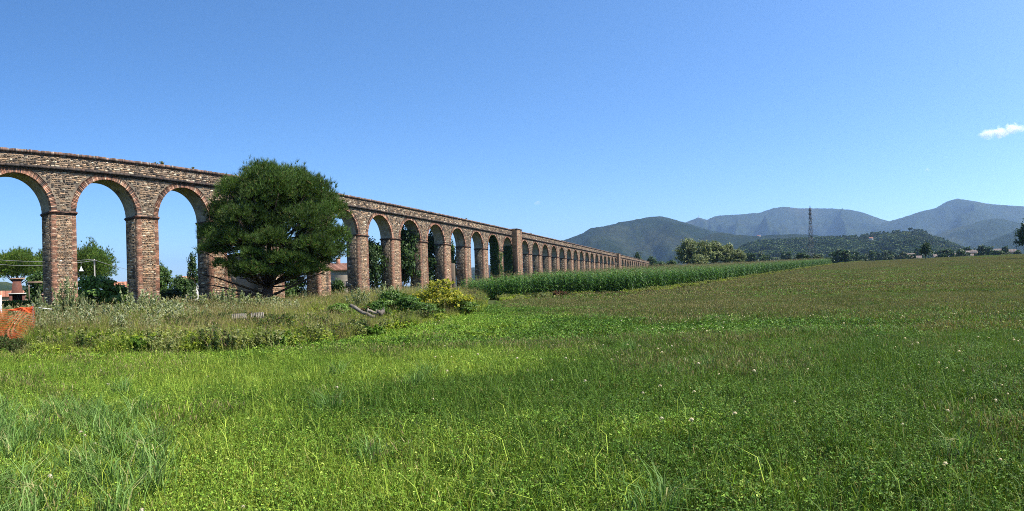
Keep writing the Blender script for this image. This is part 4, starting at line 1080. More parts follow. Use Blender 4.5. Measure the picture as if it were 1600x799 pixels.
def weeds():
    SAGE = [(3, (0.228, 0.264, 0.084)), (2, (0.288, 0.312, 0.120)), (2, (0.156, 0.198, 0.048)), (1, (0.372, 0.372, 0.192))]
    LIME = [(3, (0.252, 0.324, 0.046)), (2, (0.180, 0.258, 0.034)), (2, (0.324, 0.372, 0.078)), (1, (0.108, 0.180, 0.024))]
    DULL = [(3, (.07, .11, .03)), (2, (.10, .14, .045)), (1, (.15, .095, .06))]
    vs = [(sward('w0', 800, .45, 240, 90, (.30, .78), (.008, .018), (.1, .4), .035, GREEN[:3] + YGREEN, LIME, (.2, .9), seedheads=18, shpal=TAN, sh_h=(.5, .8)), M['weed']),
          (sward('w1', 801, .45, 260, 120, (.22, .58), (.008, .018), (.1, .35), .04, YGREEN, LIME, (.2, .95), seedheads=8, shpal=TAN, sh_h=(.4, .7)), M['weed']),
          (sward('w2', 802, .45, 190, 60, (.35, .9), (.006, .012), (.15, .45), .035, TAN + YGREEN, SAGE, (.1, .6), seedheads=60, shpal=TAN, sh_h=(.5, .95)), M['weed']),
          (spray_bush(803, .60, .85, 26, 46, .070, LIME, (.08, .1, .03), 1.7), M['weed']),
          (spray_bush(804, 1.05, .8, 18, 56, .052, SILV), M['weed']),
          (spray_bush(805, .75, .8, 24, 50, .050, SAGE, (.14, .11, .05), 2.0), M['weed']),
          (spray_bush(806, .7, .7, 18, 40, .060, DULL, (.12, .08, .05), 1.8), M['weed']),
          (spray_bush(807, .45, .7, 24, 40, .085, [(3, (.10, .19, .025)), (2, (.15, .24, .04)), (1, (.06, .12, .018))], (.08, .1, .03), 1.3), M['weed'])]
    rg = np.random.default_rng(31); st = .40
    xs = np.arange(-36.5, -8, st); ys = np.arange(-3, 66, st); X, Y = np.meshgrid(xs, ys); X = X.ravel() + rg.uniform(-.5, .5, X.size) * st; Y = Y.ravel() + rg.uniform(-.5, .5, Y.size) * st
    az = np.arctan2(X, Y); bx = boundary_x(Y)
    edge = bx - X     # metres into the weeds
    m_ = (edge > -.3 + 1.1 * (fbm(X * .5, Y * .5, 12, 3) - .4)) & (az < -22.67 * math.pi / 180)
    X, Y, az, edge = X[m_], Y[m_], az[m_], edge[m_]; n = len(X)
    D2 = math.pi / 180
    d = fbm(X * .22, Y * .22, 61, 3) + rg.normal(0, .05, n); d2 = fbm(X * .3 + 7, Y * .3, 67, 3) + rg.normal(0, .05, n)
    idx = np.where(edge < 3.0, rg.choice([1, 3, 0, 3, 7, 6, 5, 2, 5], n), rg.choice([0, 1, 0, 5, 2, 3], n))
    dryz = sstep(-60.78 * D2, -55.18 * D2, az) * (1 - sstep(-44.59 * D2, -41.48 * D2, az))
    idx = np.where((edge > 3) & (d + .17 * dryz > .57), 2, idx)
    left = 1 - sstep(-44.59 * D2, -39.61 * D2, az)
    idx = np.where((edge > 4.5) & (d2 > .56 - .16 * left) & (rg.random(n) < .75), rg.choice([4, 4, 5, 2, 0], n), idx)
    idx = np.where((d2 < .30) & (edge > .5), 6, idx)
    idx = np.where((rg.random(n) < .7 * (1 - left)) & (edge > 1.5), rg.choice([0, 1, 1, 0, 7, 2], n), idx)
    sc = rg.uniform(.7, 1.25, n) * (.90 + .38 * sstep(.5, 10, edge)) * (.8 + .5 * fbm(X * .35, Y * .35, 91, 2))
    sc = np.where((az < -65.89 * D2) & (np.hypot(X, Y) < 22.5), sc * .5, sc)
    scatter('weeds', vs, np.stack([X, Y, terrain(X, Y) - .02], -1), rg.uniform(0, 6.28, n), sc, idx, 'tangled tall weeds and dry grass below the arches', 'weeds', rg.normal(0, .10, (n, 2)))
    # rough grass behind and under the arches, and along the corn edge
    rg = np.random.default_rng(33); st = .8
    xs = np.arange(-62, -36, st); ys = np.arange(0, 90, st); X, Y = np.meshgrid(xs, ys); X = X.ravel() + rg.uniform(-.5, .5, X.size) * st; Y = Y.ravel() + rg.uniform(-.5, .5, Y.size) * st
    n = len(X)
    scatter('rough_grass', [vs[0], vs[1], vs[5]], np.stack([X, Y, terrain(X, Y) - .02], -1), rg.uniform(0, 6.28, n), rg.uniform(1.0, 1.6, n), rg.integers(0, 3, n), 'rough green grass behind the arches', 'grass')
    yy = np.repeat(np.arange(40, 250, .5), 3); n = len(yy); rg = np.random.default_rng(35)
    xx = boundary_x(yy) + rg.uniform(-.9, .9, n)
    scatter('field_margin_grass', [vs[1], vs[5], vs[3], vs[6]], np.stack([xx, yy, terrain(xx, yy) - .02], -1), rg.uniform(0, 6.28, n), rg.uniform(.6, 1.0, n), rg.integers(0, 4, n), 'yellowish rough grass along the edge of the corn', 'grass')
weeds()

silver = [spray_bush(820 + i, 2.0, 1.9, 30 + 4 * i, 60, .075, SILV) for i in range(3)]
def silver_bush(i, deg, R, ztop, w, label):
    x, y = pos(deg, R); z = tz(x, y); o = obj('silver_bush', silver[i % 3], M['weed'], None, (x, y, z - .05))
    o.scale = (w / 1.9, w / 1.9, (ztop - z) / 1.95); o.rotation_euler = (0, 0, i * 1.7); tag(o, label, 'shrub', 'silvery bushes in the weeds')
for i, (dg, R, zt, w, lab) in enumerate([
        (-65.14, 26, 2.08, 1.6, 'silvery bush between the orange net and the leftmost pier'),
        (-63.03, 27, 2.75, 1.7, 'tallest silvery bush, spraying up in front of the leftmost pier'),
        (-61.53, 28, 1.74, 1.5, 'short silvery bush right of the leftmost pier foot'),
        (-57.05, 29, 2.2, 1.7, 'silvery bush left of the second pier foot, against the dark shrub'),
        (-55.43, 28, 2.04, 1.9, 'dense silvery bush right in front of the second pier foot'),
        (-53.93, 29, 1.59, 1.7, 'low silvery bush just right of the second pier'),
        (-51.25, 29, 1.94, 2.2, 'broad silvery bush in the middle of the third arch'),
        (-48.45, 30, 1.98, 1.9, 'silvery bush in front of the third pier foot'),
        (-46.96, 30, 2.02, 2.0, 'silvery bush left of the pine trunk below the low boughs'),
        (-45.09, 30, 1.6, 2.0, 'low silvery bush nearest the pine trunk'),
        (-34.63, 30, 1.84, 1.5, 'thin silvery bush above the logs'),
        (-31.89, 34, 1.97, 1.5, 'small silvery sprig at the foot of the pier left of the yellow bush')]):
    silver_bush(i, dg, R, zt, w, lab)

YEL = [(3, (.33, .34, .04)), (2, (.43, .40, .06)), (2, (.19, .24, .035)), (1, (.52, .46, .09)), (1, (.10, .14, .025))]
def yellow_bush():
    x, y = pos(-26.9, 29); z = tz(x, y); H = 2.07 - z
    e = empty('yellow_bush', (x, y, z), 'yellow leaved bush at the end of the corn', 'shrub')
    lb = [(-.9, .2, H * .45, .75, .7, .42), (0, 0, H * .62, .75, .7, .45), (.8, -.1, H * .5, .75, .7, .40), (.3, -.5, H * .35, .9, .6, .4), (-.6, -.5, H * .3, .8, .6, .35), (.1, .1, H * .85, .38, .38, .25), (-.3, .2, H * .8, .4, .4, .25), (1.35, 0, H * .42, .5, .5, .3), (.65, 0, H * .8, .25, .25, .22)]
    obj('crown', lobes_crown(91, lb, 4200, .085, YEL, 1.4, .75), M['weed'], e)
    obj('trunk', trunk_mesh(91, lb, .35, .03, ntr=3), M['bark'], e)
yellow_bush()
def wall_top_weeds():
    rg = np.random.default_rng(64); n = 60; y = rg.uniform(20, 240, n); k = rg.random(n) < .5
    P = np.stack([FX - rg.uniform(.0, 1.6, n), y, np.full(n, ZTOP - .01)], -1)
    scatter('wall_top_weeds', [(spray_bush(861, .35, .45, 10, 22, .05, [(2, (.10, .13, .04)), (1, (.2, .17, .08))], (.12, .1, .06)), M['weed']), (grass_patch('wt', 862, .18, 40, (.12, .3), (.005, .01), TAN), M['weed'])], P, rg.uniform(0, 6.28, n), rg.uniform(.4, 1.1, n), k.astype(int), 'small dry weeds sprouting from the top of the aqueduct', 'weeds')
wall_top_weeds()
RED = [(2, (.16, .06, .05)), (2, (.11, .075, .045)), (1, (.09, .11, .04))]
for i, (dg, R, w, h, pal, lab) in enumerate([(-15.2, 50.5, 1.7, .75, RED, 'reddish brown weed clump at the corn edge'), (-33.69, 26, .9, .95, [(2, (.15, .085, .075)), (2, (.12, .10, .06))], 'purplish brown weed standing behind the logs'), (-16.69, 50, 1.6, .6, SILV, 'pale broad leaved weed clump at the corn edge, left of the reddish one'), (-23.73, 42, 1.3, .9, [(2, (.12, .09, .05)), (2, (.1, .12, .04))], 'dull brownish weed right of the yellow bush')]):
    x, y = pos(dg, R); z = tz(x, y)
    tag(obj('weed_clump', spray_bush(840 + i, h, w, 40, 40, .08, pal, (.12, .07, .05)), M['weed'], None, (x, y, z - .03)), lab, 'weed')

# ================================================================ LOGS, PLANKS, NET, POSTS
def log(deg0, z0, deg1, z1, R0, R1, r, label, colr):
    x0, y0 = pos(deg0, R0); x1, y1 = pos(deg1, R1); mb = MB(); rg = np.random.default_rng(int(r * 1e4))
    a = np.array([x0, y0, z0]); b = np.array([x1, y1, z1]); ts = np.linspace(0, 1, 7)
    pts = [tuple(a * (1 - t) + b * t + rg.normal(0, .022, 3) - np.array([0, 0, .06 * math.sin(t * math.pi)])) for t in ts]
    mb.tube(pts, [r * rg.uniform(.85, 1.12) for _ in ts], 9, colr)
    o = obj('log', mb.mesh('log', False), M['logwood']); tag(o, label, 'log', 'fallen logs in the weeds')
    st = MB(); m_ = np.array(pts[4]); st.tube([tuple(m_), tuple(m_ + np.array([.05, 0, .16]))], [r * .4, r * .25], 6, colr); obj('branch_stub', st.mesh('branch_stub'), M['logwood'], o)
GRY = (.17, .145, .115)
log(-35.5, 0.94, -33.01, 0.5, 23.6, 23.2, .07, 'longest grey log sloping down through the weeds', GRY)
log(-33.88, 0.77, -32.76, 0.58, 23.9, 23.7, .062, 'short thin grey log lying above the longest one', (.28, .235, .17))
log(-32.76, 0.65, -32.32, 0.7, 23.2, 24.0, .085, 'stubby dark log end poking out beside the other logs', (.12, .10, .08))
def pallet(d0, d1, y_, R, lab):
    x0, y0 = pos(d0, R); x1, y1 = pos(d1, R); z = y_; e = empty('wooden_pallet', (x0, y0, z), lab, 'pallet', 'pale pallets in the weeds', math.atan2(y1 - y0, x1 - x0)); e.rotation_euler = (.30, -.04, e.rotation_euler[2])
    ln = math.hypot(x1 - x0, y1 - y0); n = 8
    for k in range(n):
        mb = MB(); a = ln * k / n; mb.box(a + .008, a + ln / n - .012, -.25, .25, .10, .125, (.23, .20, .155)); obj('slat', mb.mesh('slat'), M['logwood'], e)
    for v_ in (-.2, .2):
        mb = MB(); mb.box(0, ln, v_ - .04, v_ + .04, .05, .098, (.26, .21, .16)); obj('bearer', mb.mesh('bearer'), M['logwood'], e)
pallet(-47.08, -45.59, 0.6, 22, 'longer pale slatted pallet among the dry weeds')
pallet(-45.21, -43.91, 0.61, 22.4, 'shorter pale slatted pallet tilted beside the longer one')
mb = MB(); x, y = pos(-65.14, 25); mb.box(-.35, .35, -.06, .06, 0, .03, (.7, .68, .62)); o = obj('white_board', mb.mesh('white_board'), M['plaster'], None, (x, y, 1.09)); o.rotation_euler = (0, .12, .9); tag(o, 'small white board lying in the weeds near the net', 'board')

def orange_net():
    m, N, L = newmat('orange_plastic'); p = N.new('ShaderNodeBsdfPrincipled'); t = noise_node(N, L, 3, 4)
    r = ramp(N, L, t.outputs[0], ((.3, (.62, .085, .022)), (.7, (.85, .16, .04)))); L.new(r.outputs[0], p.inputs['Base Color']); p.inputs['Roughness'].default_value = .5
    tr = N.new('ShaderNodeBsdfTranslucent'); L.new(r.outputs[0], tr.inputs[0]); mx = N.new('ShaderNodeMixShader'); mx.inputs[0].default_value = .3
    L.new(p.outputs[0], mx.inputs[1]); L.new(tr.outputs[0], mx.inputs[2]); ou = N.new('ShaderNodeOutputMaterial'); L.new(mx.outputs[0], ou.inputs[0])
    xA, yA = pos(-66.33, 21.5); xB, yB = pos(-73.86, 20.5); zA = tz(xA, yA); ln = math.hypot(xB - xA, yB - yA)
    e = empty('net_fence', (xA, yA, zA), 'torn orange plastic safety net strung on posts at the left picture edge', 'net fence', None, math.atan2(yB - yA, xB - xA))
    nu, nv = 72, 19; rg = np.random.default_rng(3)
    u = np.linspace(0, ln, nu); v = np.linspace(0, 1, nv)
    top = 1.32 - .16 * sstep(0, 2.2, u) - .05 * np.sin(u * 2.5); bot = .12 + .06 * np.sin(u * 3 + 1)
    U, Vv = np.meshgrid(u, v, indexing='ij'); ZZ = bot[:, None] + (top - bot)[:, None] * Vv
    DD = .10 * np.sin(U * 3.1 + Vv * 2) + .05 * np.sin(U * 8 + Vv * 6) + .05 * (fbm(U * 2, Vv * 4, 3, 3) - .4)
    UU = U + .04 * np.sin(Vv * 7 + U * 2)
    P = np.stack([UU, DD, ZZ], -1)
    mb = MB(); w = .0042
    for i in range(nu):     # vertical strands
        a = P[i, :-1]; b = P[i, 1:]; s = np.array([w, 0, 0]); mb.bulk(np.stack([a - s, a + s, b + s, b - s], 1), [(0, 1, 2, 3)], np.ones((nv - 1, 3)))
    for j in range(nv):
        a = P[:-1, j]; b = P[1:, j]; s = np.array([0, 0, w * (1.7 if j in (0, nv - 1) else .9)]); mb.bulk(np.stack([a - s, b - s, b + s, a + s], 1), [(0, 1, 2, 3)], np.ones((nu - 1, 3)))
    tag(obj('net', mb.mesh('net'), m, e))
    # slack fold of netting bunched at the end post
    mb = MB(); uu = np.linspace(.02, .95, 24); vv = np.linspace(0, 1, 8); Ug, Vg = np.meshgrid(uu, vv, indexing='ij')
    zt = 1.30 - .16 * sstep(0, 2.2, Ug); Q = np.stack([Ug, -.05 + .06 * np.sin(Ug * 14 + Vg * 5), zt - Vg * (.22 - .2 * Ug) - .02 * np.sin(Ug * 9)], -1)
    for i in range(23):
        for j in range(7): mb.add([Q[i, j], Q[i + 1, j], Q[i + 1, j + 1], Q[i, j + 1]], [(0, 1, 2, 3)])
    obj('net_fold', mb.mesh('net_fold'), m, e)
    for k in range(3):
        pm = MB(); ux = [0, 1.75, 3.3][k]; pm.tube([(ux, 0, -.3), (ux + .02, 0, 1.42)], [.022, .02], 8); obj('post', pm.mesh('post'), M['steel'], e)
orange_net()
mb = MB(); mb.tube([(0, 0, -.3), (0, 0, 2.0)], [.05, .05], 10, (.5, .5, .48)); x, y = pos(-69.47, 30); tag(obj('grey_post', mb.mesh('grey_post'), M['plaster'], None, (x, y, tz(x, y))), 'pale grey post at the left picture edge behind the net', 'post')

def hedge():
    rg = np.random.default_rng(4); mb = MB(); x0, y0 = pos(-73.24, 47); x1, y1 = pos(-66.26, 45); n = 9000
    ln = math.hypot(x1 - x0, y1 - y0); t = rg.random(n) * ln; a = rg.choice([0, 1, 2], n, p=[.45, .35, .2])
    w = rg.uniform(-.5, .5, n); z = rg.random(n) * 1.62
    w = np.where(a == 0, -.5 + rg.normal(0, .04, n), np.where(a == 2, .5 + rg.normal(0, .04, n), w)); z = np.where(a == 1, 1.62 + rg.normal(0, .04, n), z)
    nr = np.stack([np.zeros(n), np.where(a == 0, -1, np.where(a == 2, 1, 0)), (a == 1) * 1.0], -1)
    V, C = leaf_quads(rg, np.stack([t, w, z], -1), nr, .09, [(2, (.07, .13, .025)), (2, (.10, .16, .03)), (1, (.05, .09, .02))], 1.4, .4)
    mb.bulk(V, [(0, 1, 2, 3)], C); mb.box(0.05, ln - .05, -.42, .42, 0, 1.54, (.03, .05, .012))
    o = obj('hedge', mb.mesh('hedge'), M['weed'], None, (x0, y0, tz(x1, y1))); o.rotation_euler = (0, 0, math.atan2(y1 - y0, x1 - x0)); tag(o, 'clipped green box hedge behind the orange net', 'hedge')
hedge()

# ================================================================ BUILDINGS
def tiled_roof(mb_list, W, D, z0, z1, over, pal, seed, ax='x', parent=None):
    """gable roof, ridge along local x; rows of round tiles run down both slopes"""
    rg = np.random.default_rng(seed); mb = MB()
    hw, hd = W / 2 + over, D / 2 + over; dz = (z1 - z0) / (D / 2); ze = z0 - over * dz
    for s in (-1, 1):
        mb.add([(-hw, s * hd, ze), (hw, s * hd, ze), (hw, 0, z1), (-hw, 0, z1)], [(0, 1, 2, 3)], pal[0][1])
        mb.add([(-hw, s * hd, ze - .1), (hw, s * hd, ze - .1), (hw, 0, z1 - .1), (-hw, 0, z1 - .1)], [(0, 1, 2, 3)], (.12, .08, .06))
        mb.add([(-hw, s * hd, ze - .1), (hw, s * hd, ze - .1), (hw, s * hd, ze), (-hw, s * hd, ze)], [(0, 1, 2, 3)], (.2, .1, .07))
        for sx in (-hw, hw): mb.add([(sx, s * hd, ze - .1), (sx, 0, z1 - .1), (sx, 0, z1), (sx, s * hd, ze)], [(0, 1, 2, 3)], (.2, .1, .07))
        u = -hw
        while u < hw - .05:
            w = .22; c = pick(rg, pal, 1, .15)[0]
            mb.add([(u, s * hd, ze + .01), (u + w * .25, s * hd, ze + .06), (u + w * .6, s * hd, ze + .06), (u + w * .85, s * hd, ze + .01), (u, 0, z1 + .01), (u + w * .25, 0, z1 + .06), (u + w * .6, 0, z1 + .06), (u + w * .85, 0, z1 + .01)], [(0, 1, 5, 4), (1, 2, 6, 5), (2, 3, 7, 6), (0, 3, 2, 1)], c); u += w
    return mb.mesh('roof')
TILES = [(3, (.36, .145, .085)), (2, (.42, .20, .12)), (1, (.26, .11, .07))]
def house(name, deg, R, W, D, zeave, zridge, wallc, label, rz, windows=(), chimney=None, group=None, roofpal=TILES, cat='house', sink=0):
    x, y = pos(deg, R); z = tz(x, y) - sink; e = empty(name, (x, y, z), label, cat, group, math.radians(-deg) + rz)
    he, hr = zeave - z, zridge - z; mb = MB()
    V = [(-W / 2, -D / 2, -.5), (W / 2, -D / 2, -.5), (W / 2, D / 2, -.5), (-W / 2, D / 2, -.5), (-W / 2, -D / 2, he), (W / 2, -D / 2, he), (W / 2, D / 2, he), (-W / 2, D / 2, he), (-W / 2, 0, hr - .12), (W / 2, 0, hr - .12)]
    mb.add(V, [(0, 1, 5, 4), (1, 2, 6, 9, 5), (2, 3, 7, 6), (3, 0, 4, 8, 7)], wallc)
    obj('wall', mb.mesh('wall'), M['plaster'], e)
    rf = obj('roof', tiled_roof(None, W, D, he, hr, .35, roofpal, int(R)), M['tile'], e)
    if chimney is not None:
        c = MB(); c.box(chimney - .25, chimney + .25, -.25, .25, hr - .5, hr + .75, (.38, .2, .14)); c.box(chimney - .32, chimney + .32, -.32, .32, hr + .751, hr + .86, (.3, .15, .1)); obj('chimney', c.mesh('chimney'), M['brick'], rf)
    for (u, zb, w, h) in windows:
        f = MB()
        for (a, b, c0, d0) in ((u - .06, u, zb, zb + h), (u + w, u + w + .06, zb, zb + h), (u - .06, u + w + .06, zb - .06, zb), (u - .06, u + w + .06, zb + h, zb + h + .06)): f.box(a, b, -D / 2 - .05, -D / 2 - .001, c0, d0, (.35, .3, .24))
        wo = obj('window', f.mesh('window'), M['plaster'], e)
        g = MB(); g.box(u, u + w, -D / 2 - .02, -D / 2 - .002, zb, zb + h); obj('pane', g.mesh('pane'), M['glass'], wo)
    return e
house('house', -69.13, 118, 9, 7, 1.74, 2.76, (.45, .32, .2), 'low house with terracotta roof beyond the hedge at the left picture edge', 0, ((-2, 1.0, .9, 1.0), (1.5, 1.0, .9, 1.0)))
house('house', -57.05, 95, 5.2, 6, 2.73, 3.61, (.5, .4, .28), 'house whose red tiled roof shows beside the second pier', 0, ((-1.8, 1.3, .8, 1.0),))
house('house', -50.76, 84, 2.6, 6, 3.47, 3.93, (.72, .70, .66), 'small white house just left of the third pier', 0, ((-.9, .9, .6, .9),))
house('house', -36.37, 86, 5.0, 7, 4.33, 5.26, (.42, .36, .28), 'house with red tiled roof and chimney right of the big pine', .35, ((-1.9, 1.9, .55, 1.0), (-.6, 1.9, .55, 1.0), (.7, 1.9, .55, 1.0)), chimney=-.3, roofpal=[(3, (.19, .095, .065)), (1, (.26, .14, .10))])
def barn():
    """old barn with a rounded gable of patched plaster and stone"""
    R = 58; x, y = pos(-45.65, R); z = tz(x, y); e = empty('stone_barn', (x, y, z), 'old stone barn with rounded gable behind the pine trunk', 'barn', None, math.radians(--45.65))
    W, D = 4.9, 7; he = 4.1 - z; hr = 5.04 - z
    prof = [(-W / 2, -.5), (W / 2, -.5)] + [(W / 2 * math.cos(t), he + (hr - he) * math.sin(t) ** .9) for t in np.linspace(0, math.pi, 15)]
    n = len(prof); V = [(u, -D / 2, v) for u, v in prof] + [(u, D / 2, v) for u, v in prof]; mb = MB()
    mb.add(V, [tuple(range(n)), tuple(range(2 * n - 1, n - 1, -1))] + [(i, i + n, (i + 1) % n + n, (i + 1) % n) for i in range(n)], (.27, .235, .19))
    obj('wall', mb.mesh('wall'), M['plaster'], e)
    rb = MB(); arc = prof[2:]
    for i in range(len(arc) - 1):
        (u0, v0), (u1, v1) = arc[i], arc[i + 1]
        for a, b in ((-D / 2 - .25, D / 2 + .25),):
            rb.add([(u0 * 1.06, a, v0 + .02), (u1 * 1.06, a, v1 + .02), (u1 * 1.06, a, v1 + .16), (u0 * 1.06, a, v0 + .16), (u0 * 1.06, b, v0 + .02), (u1 * 1.06, b, v1 + .02), (u1 * 1.06, b, v1 + .16), (u0 * 1.06, b, v0 + .16)], [(0, 1, 2, 3), (7, 6, 5, 4), (3, 2, 6, 7), (4, 5, 1, 0)], (.07, .055, .045))
    obj('roof', rb.mesh('roof'), M['tile'], e)
    rg = np.random.default_rng(6); ru = MB(); stone_into(ru, stones(rg, -W / 2 + .1, W / 2 - .1, 0, he, STONES, lambda u, v, w, h: fbm(np.array(u * .6), np.array(v * .6), 5, 2) > .42), lambda u, v, d: (u, -D / 2 - d, v))
    tag(obj('rubble', ru.mesh('rubble'), M['stone'], e), kind='stuff')
    dr = MB(); dr.box(-.5, .5, -D / 2 - .06, -D / 2 - .012, 0, 2.0, (.10, .07, .05)); obj('door', dr.mesh('door'), M['logwood'], e)
barn()
mb = MB(); x, y = pos(-25.53, 88); mb.box(-.45, .45, -.25, .25, -.5, 4.86 - tz(x, y), (.12, .095, .07)); rw = obj('old_wall', mb.mesh('old_wall'), M['plaster'], None, (x, y, tz(x, y))); tag(rw, 'old plastered wall seen through the arch slit left of the ivy', 'wall')
ru = MB(); stone_into(ru, stones(np.random.default_rng(8), -.45, .45, 0, 4.86 - tz(x, y) - .05, STONES, lambda u, v, w, h: v < 3), lambda u, v, d: (u, -.25 - d, v)); tag(obj('rubble', ru.mesh('rubble'), M['stone'], rw), kind='stuff')

def oven():
    R = 55; x, y = pos(-67.88, R); z = tz(x, y); e = empty('outdoor_oven', (x, y, z), 'brick outdoor oven with tapering hood beyond the hedge', 'oven', None, math.radians(--67.88))
    h0 = 1.85 - z; h1 = 3.22 - z
    mb = MB(); mb.box(-.75, -.45, -.5, .5, -.3, h0, (.13, .055, .04)); mb.box(.45, .75, -.5, .5, -.3, h0, (.13, .055, .04)); mb.box(-.449, .449, .3, .5, -.3, h0, (.06, .045, .04)); obj('base', mb.mesh('base'), M['brick'], e)  # brick colour darkened to stand for the shade on the oven's face
    mb = MB(); mb.box(-.85, .85, -.6, .55, h0 + .001, h0 + .1, (.6, .58, .52)); obj('shelf', mb.mesh('shelf'), M['plaster'], e)
    mb = MB(); a, b = h0 + .101, h1; V = [(-.55, -.5, a), (.55, -.5, a), (.55, .5, a), (-.55, .5, a), (-.36, -.3, b), (.36, -.3, b), (.36, .3, b), (-.36, .3, b)]
    mb.add(V, [(4, 5, 6, 7), (0, 1, 5, 4), (1, 2, 6, 5), (2, 3, 7, 6), (3, 0, 4, 7)], (.12, .05, .036)); obj('hood', mb.mesh('hood'), M['brick'], e)  # hood brick carries the same painted-in shade
    mb = MB(); mb.box(-.6, .75, -.45, .45, b + .001, b + .13, (.36, .22, .15)); obj('cap', mb.mesh('cap'), M['tile'], e)
    mb = MB(); mb.box(-.9, 3.2, -.8, .9, -.3, .9, (.05, .045, .04)); mb.box(1.0, 2.4, -.7, .7, h0 + 1.0, h0 + 1.12, (.33, .22, .16)); mb.box(1.05, 1.17, -.6, -.5, .9, h0 + 1.0, (.14, .1, .07)); mb.box(2.2, 2.32, -.6, -.5, .9, h0 + 1.0, (.14, .1, .07)); obj('side_canopy', mb.mesh('side_canopy'), M['tile'], e)
oven()
def gate_post():
    R = 46; x, y = pos(-65.21, R); z = tz(x, y); e = empty('gate_post', (x, y, z), 'brick gate post with pale pyramid cap beside the leftmost pier', 'gate post', None, math.radians(--65.21)); h = 1.67 - z
    br = MB(); rg = np.random.default_rng(2); br.box(-.19, .19, -.19, .19, -.3, h, (.3, .26, .2))
    bricks_into(br, rg, -.2, .2, 0, h, lambda u, v, d: (u, -.19 - d, v), BRICKS, tooth=0); obj('shaft', br.mesh('shaft'), M['brick'], e)
    mb = MB(); mb.box(-.28, .28, -.28, .28, h + .001, h + .08, (.42, .22, .14)); mb.add([(-.27, -.27, h + .081), (.27, -.27, h + .081), (.27, .27, h + .081), (-.27, .27, h + .081), (0, 0, h + .42)], [(0, 1, 4), (1, 2, 4), (2, 3, 4), (3, 0, 4)], (.55, .36, .25)); obj('cap', mb.mesh('cap'), M['plaster'], e)
gate_post()

# utility pole, cables and hanging lamp behind the first piers
def pole_line():
    R = 70; x, y = pos(-60.29, R); z = tz(x, y); h = 5.89 - z
    e = empty('utility_pole', (x, y, z), 'thin utility pole in front of the wide umbrella pine', 'pole'); mb = MB(); mb.tube([(0, 0, -.4), (0, 0, h)], [.11, .08], 10, (.3, .28, .25)); obj('shaft', mb.mesh('shaft'), M['plaster'], e)
    mb = MB(); mb.box(-.45, .45, -.05, .05, h - .25, h - .15, (.2, .2, .2)); obj('cross_arm', mb.mesh('cross_arm'), M['plaster'], e)
    top = np.array([x, y, z + h - .12])
    def cable(d2, R2, z2, sag, label, off=0):
        x2, y2 = pos(d2, R2); b = np.array([x2, y2, z2]); mb = MB(); ts = np.linspace(0, 1, 15)
        mb.tube([tuple((top + [0, 0, off]) * (1 - t) + b * t - np.array([0, 0, sag * 4 * t * (1 - t)])) for t in ts], .022, 5); tag(obj('cable', mb.mesh('cable'), M['wire']), label, 'cable', 'overhead cables behind the arches')
    cable(-76.98, 66, 7.1, .75, 'upper cable crossing the first arch to the utility pole', .1)
    cable(-76.98, 66, 6.81, 1.05, 'lower sagging cable crossing the first arch to the utility pole', -.05)
    cable(-53.31, 74, 3.74, .25, 'cable sloping down from the utility pole towards the second pier')
    x, y = pos(-61.59, 69); zz = 4.44; l = empty('hanging_lamp', (x, y, zz), 'white bell shaped lamp hanging right of the leftmost pier', 'lamp'); mb = MB()
    prof = [(.02, .55), (.06, .5), (.10, .38), (.17, .2), (.26, .05), (.30, 0)]; n = 14; V = [(r * math.cos(6.2832 * j / n), r * math.sin(6.2832 * j / n), h_) for r, h_ in prof for j in range(n)]
    mb.add(V, [(i * n + j, i * n + (j + 1) % n, (i + 1) * n + (j + 1) % n, (i + 1) * n + j) for i in range(len(prof) - 1) for j in range(n)]); obj('lamp_shade', mb.mesh('lamp_shade', True), M['white'], l)
    mb = MB(); mb.tube([(0, 0, .5), (0, 0, 1.15)], .02, 5); obj('drop_rod', mb.mesh('drop_rod'), M['wire'], l)
pole_line()

